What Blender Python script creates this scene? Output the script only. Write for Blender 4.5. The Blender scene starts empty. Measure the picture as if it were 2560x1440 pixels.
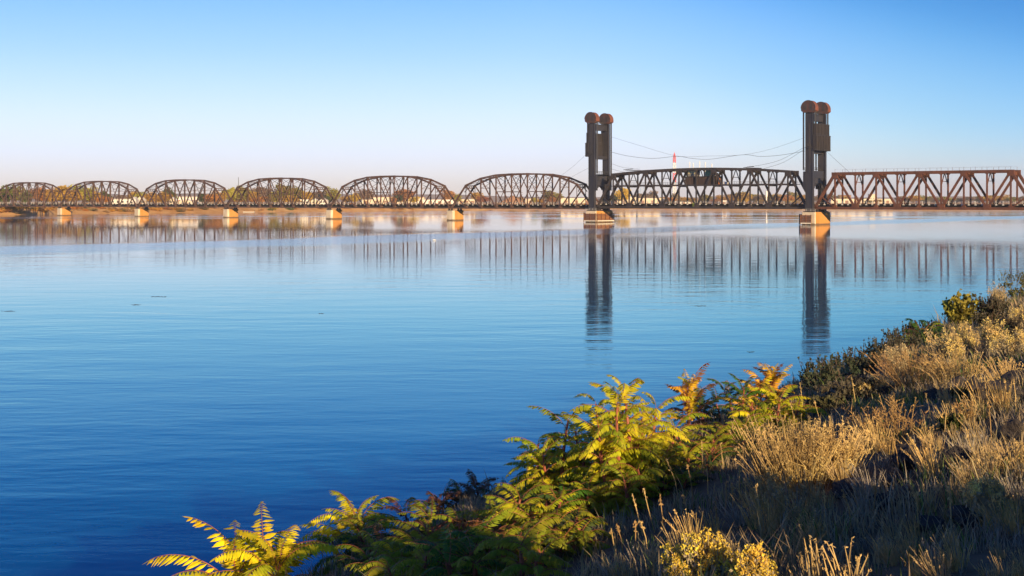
import bpy, math, random
import numpy as np
from mathutils import Vector, Matrix, noise as mnoise

random.seed(7)
R = math.radians
sc = bpy.context.scene
col = sc.collection

# ------------------------------------------------------------------ camera numbers (photo is 2560 x 1440)
F = 3259.0          # focal length in photo pixels
CX, HY = 1280.0, 504.5   # principal column, horizon row
EYE = 8.0           # eye height above the water, metres
VPX, K = -2658.0, 652.0  # where the bridge runs to, and its distance constant

# ------------------------------------------------------------------ helpers
class MB:
    """collects quads and triangles, then links them as one mesh object"""
    def __init__(s): s.v = []; s.f = []; s.m = []; s.mi = 0
    def add(s, vs, fs):
        b = len(s.v); s.v += [tuple(p) for p in vs]
        for q in fs: s.f.append([b+i for i in q]); s.m.append(s.mi)
    def box(s, x0, x1, y0, y1, z0, z1):
        s.add([(x0,y0,z0),(x1,y0,z0),(x1,y1,z0),(x0,y1,z0),(x0,y0,z1),(x1,y0,z1),(x1,y1,z1),(x0,y1,z1)],
              [(0,3,2,1),(4,5,6,7),(0,1,5,4),(1,2,6,5),(2,3,7,6),(3,0,4,7)])
    def bar(s, p, q, w, h=None, side=(0,1,0)):
        """box from p to q; w measured across, h along SIDE"""
        h = w if h is None else h
        p, q = Vector(p), Vector(q); a = (q-p).normalized(); sd = Vector(side)
        sd = sd - a*sd.dot(a)
        if sd.length < 1e-4: sd = a.orthogonal()
        sd.normalize(); o = a.cross(sd)
        c = [(-1,-1),(1,-1),(1,1),(-1,1)]
        vs = [e + o*(i*w/2) + sd*(j*h/2) for e in (p,q) for i,j in c]
        s.add(vs, [(0,1,2,3),(7,6,5,4),(0,4,5,1),(1,5,6,2),(2,6,7,3),(3,7,4,0)])
    def tube(s, pts, rs, n=5):
        pts = [Vector(p) for p in pts]; b = len(s.v)
        for i, p in enumerate(pts):
            a = (pts[min(i+1,len(pts)-1)] - pts[max(i-1,0)]).normalized()
            u = a.cross(Vector((0.13,0.21,0.97)))
            if u.length < 1e-3: u = a.orthogonal()
            u.normalize(); w = a.cross(u); r = rs[i] if hasattr(rs,'__len__') else rs
            for k in range(n):
                t = 2*math.pi*k/n; s.v.append(tuple(p + u*(r*math.cos(t)) + w*(r*math.sin(t))))
        for i in range(len(pts)-1):
            for k in range(n):
                s.f.append([b+i*n+k, b+i*n+(k+1)%n, b+(i+1)*n+(k+1)%n, b+(i+1)*n+k]); s.m.append(s.mi)
        s.f.append([b+k for k in range(n)][::-1]); s.m.append(s.mi)
        s.f.append([b+(len(pts)-1)*n+k for k in range(n)]); s.m.append(s.mi)
    def prism(s, prof, y0, y1):
        """profile in x,z swept along y"""
        n = len(prof)
        s.add([(x,y0,z) for x,z in prof]+[(x,y1,z) for x,z in prof],
              [list(range(n)), list(range(2*n-1,n-1,-1))]+[(i,i+n,(i+1)%n+n,(i+1)%n) for i in range(n)])
    def mesh(s, name, mats, smooth=False):
        me = bpy.data.meshes.new(name); me.from_pydata(s.v, [], s.f)
        for m in (mats if isinstance(mats,(list,tuple)) else [mats]): me.materials.append(m)
        if any(s.m): me.polygons.foreach_set('material_index', s.m)
        if smooth: me.polygons.foreach_set('use_smooth', [True]*len(s.f))
        me.update(); return me
    def build(s, name, mats, parent=None, smooth=False):
        return link(name, s.mesh(name, mats, smooth), parent)

def link(name, me, parent=None):
    o = bpy.data.objects.new(name, me); col.objects.link(o)
    if parent: o.parent = parent
    return o
def empty(name, loc=(0,0,0), rz=0):
    o = bpy.data.objects.new(name, None); col.objects.link(o)
    o.location = loc; o.rotation_euler.z = rz; o.empty_display_size = .5
    return o
def tag(o, label=None, cat=None, group=None, kind=None):
    for k, v in (('label',label),('category',cat),('group',group),('kind',kind)):
        if v: o[k] = v
    return o
def copy_tree(o, parent=None):
    c = o.copy(); col.objects.link(c)
    if parent: c.parent = parent
    for ch in list(o.children): copy_tree(ch, c)
    return c
def ray(px, py, Z):
    return Vector(((px-CX)/F*Z, Z, EYE-(py-HY)/F*Z))
def axis_z(px): return F*K/(px-VPX)
def on_axis(px, py): return ray(px, py, axis_z(px))

# ------------------------------------------------------------------ materials
def nt(name):
    m = bpy.data.materials.new(name); m.use_nodes = True
    t = m.node_tree; b = t.nodes['Principled BSDF']; return m, t, b
def N(t, kind, **kw):
    n = t.nodes.new(kind)
    for k, v in kw.items():
        if k in n.inputs: n.inputs[k].default_value = v
        else: setattr(n, k, v)
    return n
def rgba(c): return (c[0],c[1],c[2],1)
def worn(name, c1, c2, scale=1.2, rough=.75, stretch=(1,1,1), c3=None, spec=.3, bump=0, lo=.38, hi=.66, tide=None):
    """two (or three) colours mixed by noise in object space: paint with rust, concrete, soil"""
    m, t, b = nt(name)
    tc = N(t,'ShaderNodeTexCoord'); mp = N(t,'ShaderNodeMapping'); mp.inputs['Scale'].default_value = stretch
    oi = N(t,'ShaderNodeObjectInfo'); of = N(t,'ShaderNodeMath', operation='MULTIPLY'); of.inputs[1].default_value = 60
    t.links.new(oi.outputs['Random'], of.inputs[0]); ad = N(t,'ShaderNodeVectorMath', operation='ADD')
    t.links.new(tc.outputs['Object'], ad.inputs[0]); t.links.new(of.outputs[0], ad.inputs[1]); t.links.new(ad.outputs[0], mp.inputs['Vector'])
    no = N(t,'ShaderNodeTexNoise', Scale=scale, Detail=6.0, Roughness=.65)
    t.links.new(mp.outputs[0], no.inputs['Vector'])
    rp = N(t,'ShaderNodeValToRGB'); e = rp.color_ramp.elements
    e[0].position, e[0].color = lo, rgba(c1); e[1].position, e[1].color = hi, rgba(c2)
    if c3: x = e.new(.8); x.color = rgba(c3)
    t.links.new(no.outputs['Fac'], rp.inputs[0]); t.links.new(rp.outputs[0], b.inputs['Base Color'])
    if tide:
        sz = N(t,'ShaderNodeSeparateXYZ'); t.links.new(tc.outputs['Object'], sz.inputs[0]); wv = N(t,'ShaderNodeMath', operation='MULTIPLY_ADD'); wv.inputs[1].default_value = .9
        t.links.new(no.outputs['Fac'], wv.inputs[0]); t.links.new(sz.outputs[2], wv.inputs[2]); mr = N(t,'ShaderNodeMapRange'); t.links.new(wv.outputs[0], mr.inputs['Value'])
        for k_, v_ in zip(('From Min','From Max','To Min','To Max'), (.75,1.15,1,0)): mr.inputs[k_].default_value = v_
        mx = N(t,'ShaderNodeMix', data_type='RGBA'); t.links.new(mr.outputs[0], mx.inputs[0]); t.links.new(rp.outputs[0], mx.inputs[6]); mx.inputs[7].default_value = rgba(tide)
        t.links.new(mx.outputs[2], b.inputs['Base Color'])
    b.inputs['Roughness'].default_value = rough; b.inputs['Specular IOR Level'].default_value = spec
    if bump:
        bp = N(t,'ShaderNodeBump', Strength=bump, Distance=.1)
        t.links.new(no.outputs['Fac'], bp.inputs['Height']); t.links.new(bp.outputs[0], b.inputs['Normal'])
    return m
def leafmat(name, trans=.4, rough=.55, nscale=1.5, amount=.35, spec=.3, sat=1.0):
    """foliage: the object's own colour, varied leaf to leaf, with light passing through"""
    m, t, b = nt(name)
    oi = N(t,'ShaderNodeObjectInfo'); tc = N(t,'ShaderNodeTexCoord')
    no = N(t,'ShaderNodeTexNoise', Scale=nscale, Detail=3.0)
    t.links.new(tc.outputs['Object'], no.inputs['Vector'])
    hs = N(t,'ShaderNodeHueSaturation')
    mr = N(t,'ShaderNodeMapRange'); mr.inputs['From Min'].default_value=.3; mr.inputs['From Max'].default_value=.7
    mr.inputs['To Min'].default_value=1-amount; mr.inputs['To Max'].default_value=1+amount
    mh = N(t,'ShaderNodeMapRange'); mh.inputs['From Min'].default_value=.3; mh.inputs['From Max'].default_value=.7
    mh.inputs['To Min'].default_value=.48; mh.inputs['To Max'].default_value=.52
    no2 = N(t,'ShaderNodeTexNoise', Scale=nscale*.4, Detail=2.0); t.links.new(tc.outputs['Object'], no2.inputs['Vector'])
    t.links.new(no.outputs['Fac'], mr.inputs['Value']); t.links.new(no2.outputs['Fac'], mh.inputs['Value'])
    t.links.new(mr.outputs[0], hs.inputs['Value']); t.links.new(mh.outputs[0], hs.inputs['Hue'])
    hs.inputs['Saturation'].default_value = sat
    t.links.new(oi.outputs['Color'], hs.inputs['Color']); t.links.new(hs.outputs[0], b.inputs['Base Color'])
    b.inputs['Roughness'].default_value = rough; b.inputs['Specular IOR Level'].default_value = spec
    tr = N(t,'ShaderNodeBsdfTranslucent'); t.links.new(hs.outputs[0], tr.inputs['Color'])
    mx = N(t,'ShaderNodeMixShader'); mx.inputs[0].default_value = trans
    t.links.new(b.outputs[0], mx.inputs[1]); t.links.new(tr.outputs[0], mx.inputs[2])
    t.links.new(mx.outputs[0], t.nodes['Material Output'].inputs['Surface'])
    return m

M = {}
M['brown'] = worn('brown_steel', (.060,.038,.034), (.15,.083,.060), .35, .7, c3=(.24,.115,.07))
M['black'] = worn('black_steel', (.026,.025,.030), (.060,.046,.042), .5, .6, c3=(.10,.062,.045))
M['rust'] = worn('rust_steel', (.085,.036,.026), (.16,.062,.036), .4, .75, c3=(.23,.09,.045))
M['tower'] = worn('tower_steel', (.026,.028,.040), (.050,.046,.052), .35, .5, (1,1,.25), c3=(.13,.085,.06), lo=.4, hi=.68)
M['hood'] = worn('red_hood', (.13,.05,.035), (.25,.085,.05), .6, .75, c3=(.09,.045,.04))
M['hoodface'] = worn('hood_face', (.045,.035,.04), (.10,.042,.038), .5, .8, c3=(.20,.07,.045))
M['weight'] = worn('counterweight', (.020,.020,.026), (.044,.037,.040), .9, .8, (2.2,2.2,.12), c3=(.11,.078,.062))
M['deck'] = worn('dark_timber', (.014,.015,.018), (.035,.03,.03), 1.0, .8)
M['pale'] = worn('pale_paint', (.55,.54,.50), (.7,.69,.64), 2.0, .6)
M['concrete'] = worn('concrete', (.56,.46,.32), (.74,.63,.46), .5, .85, (1,1,.35), c3=(.44,.35,.25), bump=.2, tide=(.17,.13,.085))
M['orange_side'] = worn('orange_concrete', (.52,.23,.05), (.62,.31,.085), .45, .85, (1,1,.3), c3=(.40,.17,.04), bump=.2, tide=(.17,.10,.045))  # concrete in orange tones, for the right-hand pier faces only
M['timber'] = worn('fender_timber', (.15,.06,.032), (.25,.11,.06), .9, .8, (1,1,4), c3=(.30,.15,.08))
M['whitewash'] = worn('white_plank', (.7,.64,.5), (.8,.74,.6), 1.0, .7)
M['wood'] = worn('weathered_board', (.034,.030,.032), (.085,.05,.04), .8, .85, (2.5,2.5,.12), c3=(.18,.085,.05))
M['cabwall'] = worn('cab_wall', (.16,.16,.15), (.22,.21,.19), 1.0, .7)
M['cream'] = worn('cream_wall', (.62,.54,.40), (.72,.64,.5), .2, .8)
M['whitewall'] = worn('white_wall', (.68,.66,.62), (.8,.78,.74), .2, .8)
M['greenpaint'] = worn('green_paint', (.04,.20,.11), (.06,.27,.15), 1.0, .5)
M['orangepaint'] = worn('orange_paint', (.5,.17,.05), (.6,.22,.07), 1.0, .5)
M['roofdark'] = worn('slate_roof', (.10,.09,.11), (.15,.13,.15), .3, .8)
M['roofpale'] = worn('pale_roof', (.60,.56,.52), (.7,.66,.62), .3, .8)
M['roofbrown'] = worn('brown_roof', (.24,.13,.08), (.32,.18,.11), .3, .8)
M['red'] = worn('red_paint', (.62,.05,.05), (.72,.08,.07), .2, .6)
M['white'] = worn('white_paint', (.78,.77,.75), (.84,.83,.8), .2, .6)
M['skyblue'] = worn('pale_blue_paint', (.30,.45,.68), (.36,.50,.72), .2, .6)
M['glass'] = worn('window_glass', (.03,.035,.04), (.06,.06,.06), .5, .15, spec=.5)
M['amberglass'] = worn('amber_glass', (.42,.36,.18), (.55,.48,.26), 1.0, .3)  # window panes in pale amber tones
M['wire'] = worn('wire', (.05,.05,.055), (.07,.07,.075), 1.0, .5)
M['rock'] = worn('basalt', (.030,.028,.029), (.075,.060,.050), 2.2, .9, c3=(.15,.105,.07), bump=.6)
M['soil'] = worn('soil', (.060,.044,.027), (.16,.11,.062), .9, .95, c3=(.28,.205,.115), bump=.6)
M['bank'] = worn('dry_bank', (.44,.23,.075), (.62,.40,.19), .06, .95, c3=(.32,.19,.06))
M['bark'] = worn('bark', (.09,.06,.045), (.17,.115,.08), 2.0, .9)
M['redstem'] = worn('red_stem', (.28,.075,.05), (.36,.14,.07), 3.0, .6)
M['hill'] = worn('far_hill', (.28,.20,.15), (.36,.27,.20), .004, 1.0)
M['leaf'] = leafmat('sumac_leaf', .38, .5, 6.0, .3)
M['crown'] = leafmat('tree_leaf', .3, .7, .35, .45, .2)
M['shrub'] = leafmat('shrub_leaf', .3, .7, 3.0, .4, .2)
M['straw'] = leafmat('straw', .3, .7, 2.5, .4, .2)
M['bloom'] = leafmat('bloom', .3, .7, 14.0, .3, .2)

# ------------------------------------------------------------------ world, sun, camera
SUN_TO = Vector((math.sin(R(22)),-math.cos(R(22)),math.tan(R(13.5)))).normalized()
w = bpy.data.worlds.new('World'); sc.world = w; w.use_nodes = True
t = w.node_tree; bg = t.nodes['Background']
sky = t.nodes.new('ShaderNodeTexSky'); sky.sky_type = 'NISHITA'; sky.sun_disc = False
sky.sun_elevation = R(13.5); sky.sun_rotation = math.atan2(SUN_TO.x, SUN_TO.y)
sky.altitude = 100; sky.air_density = 1.0; sky.dust_density = .6; sky.ozone_density = 3.0
tc = t.nodes.new('ShaderNodeTexCoord'); mp = t.nodes.new('ShaderNodeMapping')
mp.vector_type = 'POINT'; mp.inputs['Scale'].default_value = (1,1,2.6)
nm = t.nodes.new('ShaderNodeVectorMath'); nm.operation = 'NORMALIZE'
t.links.new(tc.outputs['Generated'], mp.inputs[0]); t.links.new(mp.outputs[0], nm.inputs[0]); t.links.new(nm.outputs[0], sky.inputs[0])
EXPO = .6
def lin(c): return tuple((v/255/12.92 if v/255 <= .04045 else ((v/255+.055)/1.055)**2.4) for v in c)
def wm(op, a, b_=None, c=None):
    n_ = t.nodes.new('ShaderNodeMath'); n_.operation = op
    for i, v in enumerate((a, b_, c)):
        if v is None: continue
        if isinstance(v,(int,float)): n_.inputs[i].default_value = v
        else: t.links.new(v, n_.inputs[i])
    return n_.outputs[0]
def wmix(f, a, b_, mode='MIX'):
    n_ = t.nodes.new('ShaderNodeMix'); n_.data_type = 'RGBA'; n_.blend_type = mode
    for i, v in ((0,f),(6,a),(7,b_)):
        if isinstance(v,(int,float,tuple)): n_.inputs[i].default_value = v
        else: t.links.new(v, n_.inputs[i])
    return n_.outputs[2]
# clear autumn evening air: the blue deepens upwards and away from the point opposite the sun, over a pale rosy haze layer
n0 = t.nodes.new('ShaderNodeVectorMath'); n0.operation = 'NORMALIZE'; t.links.new(tc.outputs['Generated'], n0.inputs[0])
sx = t.nodes.new('ShaderNodeSeparateXYZ'); t.links.new(n0.outputs[0], sx.inputs[0])
elev = wm('MULTIPLY', wm('ARCSINE', sx.outputs[2]), 57.2958); az = wm('MULTIPLY', wm('ARCTAN2', sx.outputs[0], sx.outputs[1]), 57.2958)
def mrange(v, a, b_, c, d, smooth=True):
    n_ = t.nodes.new('ShaderNodeMapRange'); n_.interpolation_type = 'SMOOTHSTEP' if smooth else 'LINEAR'
    t.links.new(v, n_.inputs['Value'])
    for k, x in zip(('From Min','From Max','To Min','To Max'), (a,b_,c,d)): n_.inputs[k].default_value = x
    return n_.outputs[0]
shift = mrange(az, 0, 30, 0, 5.2)
q = wm('DIVIDE', wm('ADD', elev, shift), 90)
rp = t.nodes.new('ShaderNodeValToRGB'); rp.color_ramp.interpolation = 'B_SPLINE'
stops = [(0,(242,249,255)),(2.8,(240,252,255)),(4.5,(216,244,255)),(6.5,(176,224,255)),(8.9,(140,202,255)),(11.2,(84,170,244)),(14.5,(14,110,204)),(22,(0,74,160)),(45,(26,64,118)),(90,(38,66,108))]
el = rp.color_ramp.elements
while len(el) < len(stops): el.new(.5)
for e_, (p_, c_) in zip(el, stops): e_.position = p_/90; e_.color = (*lin(c_), 1)
t.links.new(q, rp.inputs[0])
hz = wm('MINIMUM', wm('POWER', 2.718, wm('MULTIPLY', wm('POWER', wm('DIVIDE', wm('MAXIMUM', elev, 0), 1.9), 2), -1)), .95)
hcol = wmix(mrange(az, -5, 22, 0, 1), (*lin((246,237,236)),1), (*lin((208,205,219)),1))
skyc = wmix(hz, wmix(1.0, rp.outputs[0], wmix(mrange(az, 0, 20, 0, 1), (1,1.02,1.22,1), (.94,1.0,1.0,1)), 'MULTIPLY'), hcol)
gain = 1/(.12*2**EXPO)
skyc = wmix(1.0, skyc, (gain,gain,gain,1), 'MULTIPLY')
t.links.new(wmix(.92, sky.outputs[0], skyc), bg.inputs['Color']); bg.inputs['Strength'].default_value = .12

sd = bpy.data.lights.new('sun', 'SUN'); sd.energy = 5.0; sd.angle = R(.5); sd.color = (1,.73,.42)
so = bpy.data.objects.new('sun', sd); col.objects.link(so)
so.rotation_euler = SUN_TO.to_track_quat('Z','Y').to_euler(); so.location = (30,-50,40)

cd = bpy.data.cameras.new('camera'); cam = bpy.data.objects.new('camera', cd); col.objects.link(cam)
cam.location = (0,0,EYE); cam.rotation_euler = (R(90),0,0)
cd.sensor_width = 36; cd.lens = F/2560*36; cd.shift_y = -(720-HY)/2560; cd.clip_start = .1; cd.clip_end = 20000
sc.camera = cam
sc.view_settings.view_transform = 'Standard'; sc.view_settings.look = 'None'; sc.view_settings.gamma = 1
sc.view_settings.exposure = EXPO; sc.view_settings.use_curve_mapping = False
cy = sc.cycles; cy.use_denoising = True; cy.max_bounces = 6; cy.diffuse_bounces = 2; cy.glossy_bounces = 3
cy.transmission_bounces = 4; cy.transparent_max_bounces = 4; cy.volume_bounces = 0; cy.caustics_reflective = False; cy.caustics_refractive = False
cy.sample_clamp_indirect = 6

# ------------------------------------------------------------------ near bank
SHADE_RIDGE = [(-60,.9),(-3,.95),(-2.5,.82),(-1.9,1.0),(-1.5,1.3),(-1.05,1.2),(-.85,.45),(.35,.40),(.6,.6),(1.0,.64),(1.3,.95),(1.6,.98),(1.78,.36),(1.95,.36),(2.2,.5),(2.8,.56),(4,.56),(6,.6),(12,.72),(30,.72),(80,.6)]
def shade_ridge(u):
    for (a,ya),(c,yc) in zip(SHADE_RIDGE, SHADE_RIDGE[1:]):
        if u <= c: return ya+(yc-ya)*max(0,(u-a))/(c-a)
    return 0
BU, BN = Vector((.508,.8614)), Vector((.8614,-.508))    # along the bank, and inland
EDGE, SHORE = -7.8, -15.6
def ground(x, y):
    s = x*BN.x + y*BN.y; u = x*BU.x + y*BU.y
    wob = .35*mnoise.noise(Vector((u*.11, 3.1, 0))) + .5*mnoise.noise(Vector((u*.035, 7.7, 0)))
    s2 = s - wob
    if s2 > 7: z = 6.42+.234*7 + .015*(s2-7)
    elif s2 > EDGE: z = 6.42+.234*s2
    else: z = 6.42+.234*EDGE + .60*(s2-EDGE)
    if 1 < s < 14: z += (shade_ridge(u)+.2*mnoise.noise(Vector((u*2.4,1.3,0)))+.12*mnoise.noise(Vector((u*5,8.3,0))))*math.exp(-((s-7)/1.8)**2)
    b = .16*mnoise.noise(Vector((x*.45,y*.45,1.7))) + .06*mnoise.noise(Vector((x*1.5,y*1.5,4.2)))
    return z + b
def at(px, py):
    """the point of the near bank seen at this photo pixel"""
    for i in range(12, 2400):
        Z = i*.05; p = ray(px, py, Z)
        if p.z <= ground(p.x, p.y): return Vector((p.x, p.y, ground(p.x, p.y)))
    return None
def spot(px, Z):
    x = (px-CX)/F*Z; return Vector((x, Z, ground(x, Z)))

b = MB()
us = [-40+i*.8 for i in range(45)] + [-4+i*.2 for i in range(67)] + [9.5+i*.5 for i in range(157)] + [88+i*3 for i in range(60)]
ss = [-26,-22,-19,-17,-16,-15,-14,-13,-12,-11,-10.4,-9.8,-9.2,-8.7,-8.2]+[-7.8+i*.35 for i in range(45)]+[8.5,10,13,18,26,40,70]
for u in us:
    for s in ss:
        x = u*BU.x+s*BN.x; y = u*BU.y+s*BN.y; b.v.append((x, y, ground(x,y)))
n = len(ss)
for i in range(len(us)-1):
    for j in range(n-1):
        b.f.append([i*n+j, (i+1)*n+j, (i+1)*n+j+1, i*n+j+1]); b.m.append(0)
g = b.build('ground', M['soil'], smooth=True); tag(g, kind='structure')

# ------------------------------------------------------------------ water
m, t, bs = nt('river_water')
bs.inputs['Base Color'].default_value = (.0,.068,.205,1); bs.inputs['Specular IOR Level'].default_value = 0; bs.inputs['Roughness'].default_value = 1; 
gl = N(t,'ShaderNodeBsdfGlossy'); gl.inputs['Color'].default_value = (.66,.98,1,1)
fr = N(t,'ShaderNodeFresnel', IOR=1.36); wmx = N(t,'ShaderNodeMixShader')
tg = N(t,'ShaderNodeMapRange'); tg.interpolation_type='SMOOTHSTEP'; t.links.new(fr.outputs[0], tg.inputs['Value']); tg.inputs['From Min'].default_value=.55; tg.inputs['From Max'].default_value=.88
tm = N(t,'ShaderNodeMix', data_type='RGBA'); tm.inputs[6].default_value = (.60,.98,1,1); tm.inputs[7].default_value = (1,1,1,1)   # blue-green river water, clear mirror at grazing
t.links.new(tg.outputs[0], tm.inputs[0]); t.links.new(tm.outputs[2], gl.inputs['Color'])
t.links.new(fr.outputs[0], wmx.inputs[0]); t.links.new(bs.outputs[0], wmx.inputs[1]); t.links.new(gl.outputs[0], wmx.inputs[2]); t.links.new(wmx.outputs[0], t.nodes['Material Output'].inputs['Surface'])
geo = N(t,'ShaderNodeNewGeometry'); sep = N(t,'ShaderNodeSeparateXYZ'); t.links.new(geo.outputs['Position'], sep.inputs[0])
def math_(op, a, b_=None, c=None):
    n_ = N(t,'ShaderNodeMath'); n_.operation = op
    for i, v in enumerate((a, b_, c)):
        if v is None: continue
        if isinstance(v,(int,float)): n_.inputs[i].default_value = v
        else: t.links.new(v, n_.inputs[i])
    return n_.outputs[0]
def wnoise(scale, stretch, detail=2.0, rot=0):
    mp_ = N(t,'ShaderNodeMapping'); mp_.inputs['Scale'].default_value = stretch; mp_.inputs['Rotation'].default_value = (0,0,rot)
    t.links.new(geo.outputs['Position'], mp_.inputs[0])
    n_ = N(t,'ShaderNodeTexNoise', Scale=scale, Detail=detail, Roughness=.5); t.links.new(mp_.outputs[0], n_.inputs['Vector'])
    return n_.outputs['Fac']
# wind: coordinate across the ruffled strip
wob = wnoise(.012, (1,1,1), 3.0)
ww = math_('ADD', math_('SUBTRACT', math_('MULTIPLY', sep.outputs[0], .8), math_('MULTIPLY', sep.outputs[1], .6)), math_('MULTIPLY', math_('SUBTRACT', wob, .5), 36.0))
def bandmask(lo, hi, soft):
    a = N(t,'ShaderNodeMapRange'); a.interpolation_type='SMOOTHSTEP'; t.links.new(ww, a.inputs['Value'])
    a.inputs['From Min'].default_value=lo-soft; a.inputs['From Max'].default_value=lo+soft
    c = N(t,'ShaderNodeMapRange'); c.interpolation_type='SMOOTHSTEP'; t.links.new(ww, c.inputs['Value'])
    c.inputs['From Min'].default_value=hi-soft; c.inputs['From Max'].default_value=hi+soft
    return math_('SUBTRACT', a.outputs[0], c.outputs[0])
band = bandmask(-213, -176, 8)
far = N(t,'ShaderNodeMapRange'); far.interpolation_type='SMOOTHSTEP'; t.links.new(sep.outputs[1], far.inputs['Value'])
far.inputs['From Min'].default_value=120; far.inputs['From Max'].default_value=420
patch = wnoise(.03, (1,.35,1), 3.0)
ptc = N(t,'ShaderNodeMapRange'); t.links.new(patch, ptc.inputs['Value']); ptc.inputs['From Min'].default_value=.35; ptc.inputs['From Max'].default_value=.7
ptc.inputs['To Min'].default_value=.5; ptc.inputs['To Max'].default_value=1.4
h1 = wnoise(1.3, (.55,1.3,1), 3.0, .25)
h2 = wnoise(.22, (.5,1.2,1), 3.0, -.12)
h3 = wnoise(4.0, (.7,1.2,1), 2.0)
hh = math_('ADD', math_('ADD', math_('MULTIPLY', h1, .009), math_('MULTIPLY', h2, .044)), math_('MULTIPLY', h3, .0016))
calm = math_('SUBTRACT', 1.0, math_('MULTIPLY', far.outputs[0], .72))
strk = wnoise(.02, (.22,1,1), 3.0, .35)
st = N(t,'ShaderNodeMapRange'); st.interpolation_type='SMOOTHSTEP'; t.links.new(strk, st.inputs['Value']); st.inputs['From Min'].default_value=.50; st.inputs['From Max'].default_value=.60
fz = N(t,'ShaderNodeMapRange'); fz.interpolation_type='SMOOTHSTEP'; t.links.new(sep.outputs[1], fz.inputs['Value']); fz.inputs['From Min'].default_value=520; fz.inputs['From Max'].default_value=640
ruf = math_('MAXIMUM', band, math_('MULTIPLY', st.outputs[0], math_('MULTIPLY', fz.outputs[0], .8)))
t.links.new(math_('ADD', .03, math_('MULTIPLY', ruf, .09)), gl.inputs['Roughness'])
amp = math_('MULTIPLY', math_('ADD', math_('MULTIPLY', calm, ptc.outputs[0]), math_('MULTIPLY', ruf, 2.2)), 1.0)
bp = N(t,'ShaderNodeBump', Strength=1.0, Distance=1.0)
t.links.new(math_('MULTIPLY', hh, amp), bp.inputs['Height']); t.links.new(bp.outputs[0], gl.inputs['Normal']); t.links.new(bp.outputs[0], fr.inputs['Normal'])
b = MB(); b.add([(-4000,-300,0),(4000,-300,0),(4000,5000,0),(-4000,5000,0)], [(0,1,2,3)])
tag(b.build('water', m), kind='structure')

# ------------------------------------------------------------------ far bank, land and hill
SHORE_PX = [(-900,541),(-300,540),(0,537.6),(100,537),(200,534.6),(400,532.4),(600,530.4),(860,527.6),(1100,525.4),(1270,523.4),(1500,522.6),(2036,522),(2560,521.6),(3400,521.2)]
def shore_z(px):
    for (a,ya),(c,yc) in zip(SHORE_PX, SHORE_PX[1:]):
        if px <= c: y = ya+(yc-ya)*(px-a)/(c-a); break
    else: y = yc
    return EYE*F/(y-HY)
INL = [(-8,-1.5),(0,-.1),(3,.9),(7,1.9),(14,3.4),(24,4.7),(40,5.4),(80,5.8),(200,6.2),(500,6.6),(1200,7.0),(2600,7.4),(5200,7.6)]
def far_z(d):
    for (a,za),(c,zc) in zip(INL, INL[1:]):
        if d <= c: return za+(zc-za)*(d-a)/(c-a)
    return INL[-1][1]
b = MB(); pxs = list(range(-900,3401,12))
for px in pxs:
    Zs = shore_z(px) + 5*mnoise.noise(Vector((px*.02,0,0)))
    for d, z in INL:
        Z = Zs+d; b.v.append(((px-CX)/F*Z, Z, z + (.7*mnoise.noise(Vector((px*.045,d*.06,2))) if 0<d<90 else 0)))
n = len(INL)
for i in range(len(pxs)-1):
    for j in range(n-1): b.f.append([i*n+j,(i+1)*n+j,(i+1)*n+j+1,i*n+j+1]); b.m.append(0)
tag(b.build('terrain', M['bank'], smooth=True), kind='structure')
b = MB()
for i in range(90):
    px = -900+i*50; hgt = 20+16*math.exp(-((px-650)/520)**2)+6*mnoise.noise(Vector((px*.004,5,0)))
    for Z, z in ((4200,0),(4500,hgt*.55),(4900,hgt),(5600,hgt*.8)):
        b.v.append(((px-CX)/F*Z, Z, 5+z))
for i in range(89):
    for j in range(3): b.f.append([i*4+j,(i+1)*4+j,(i+1)*4+j+1,i*4+j+1]); b.m.append(0)
tag(b.build('hills', M['hill'], smooth=True), kind='structure')

# ------------------------------------------------------------------ the bridge: local x runs right along it, y away from the camera
A = math.atan2(CX-VPX, F); DV = Vector((-math.sin(A), math.cos(A), 0)); NV = Vector((math.cos(A), math.sin(A), 0))
RZ = math.atan2(-DV.y, -DV.x)
P0 = ray(2040, HY, axis_z(2040)); P0.z = 0
def bridge(tpos, n=0, z=0): return P0 + DV*tpos + NV*n + Vector((0,0,z))
HW = 2.93
def lattice(b, p, q, h, n, w=.14):
    """flat lattice girder between p and q, h deep downwards"""
    p, q = Vector(p), Vector(q); dn = Vector((0,0,-h))
    b.bar(p, q, .22, .22); b.bar(p+dn, q+dn, .22, .22)
    for i in range(n):
        a, c = p.lerp(q, i/n), p.lerp(q, (i+1)/n)
        b.bar(a, c+dn, w, w, (1,0,0)); b.bar(a+dn, c, w, w, (1,0,0))

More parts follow.
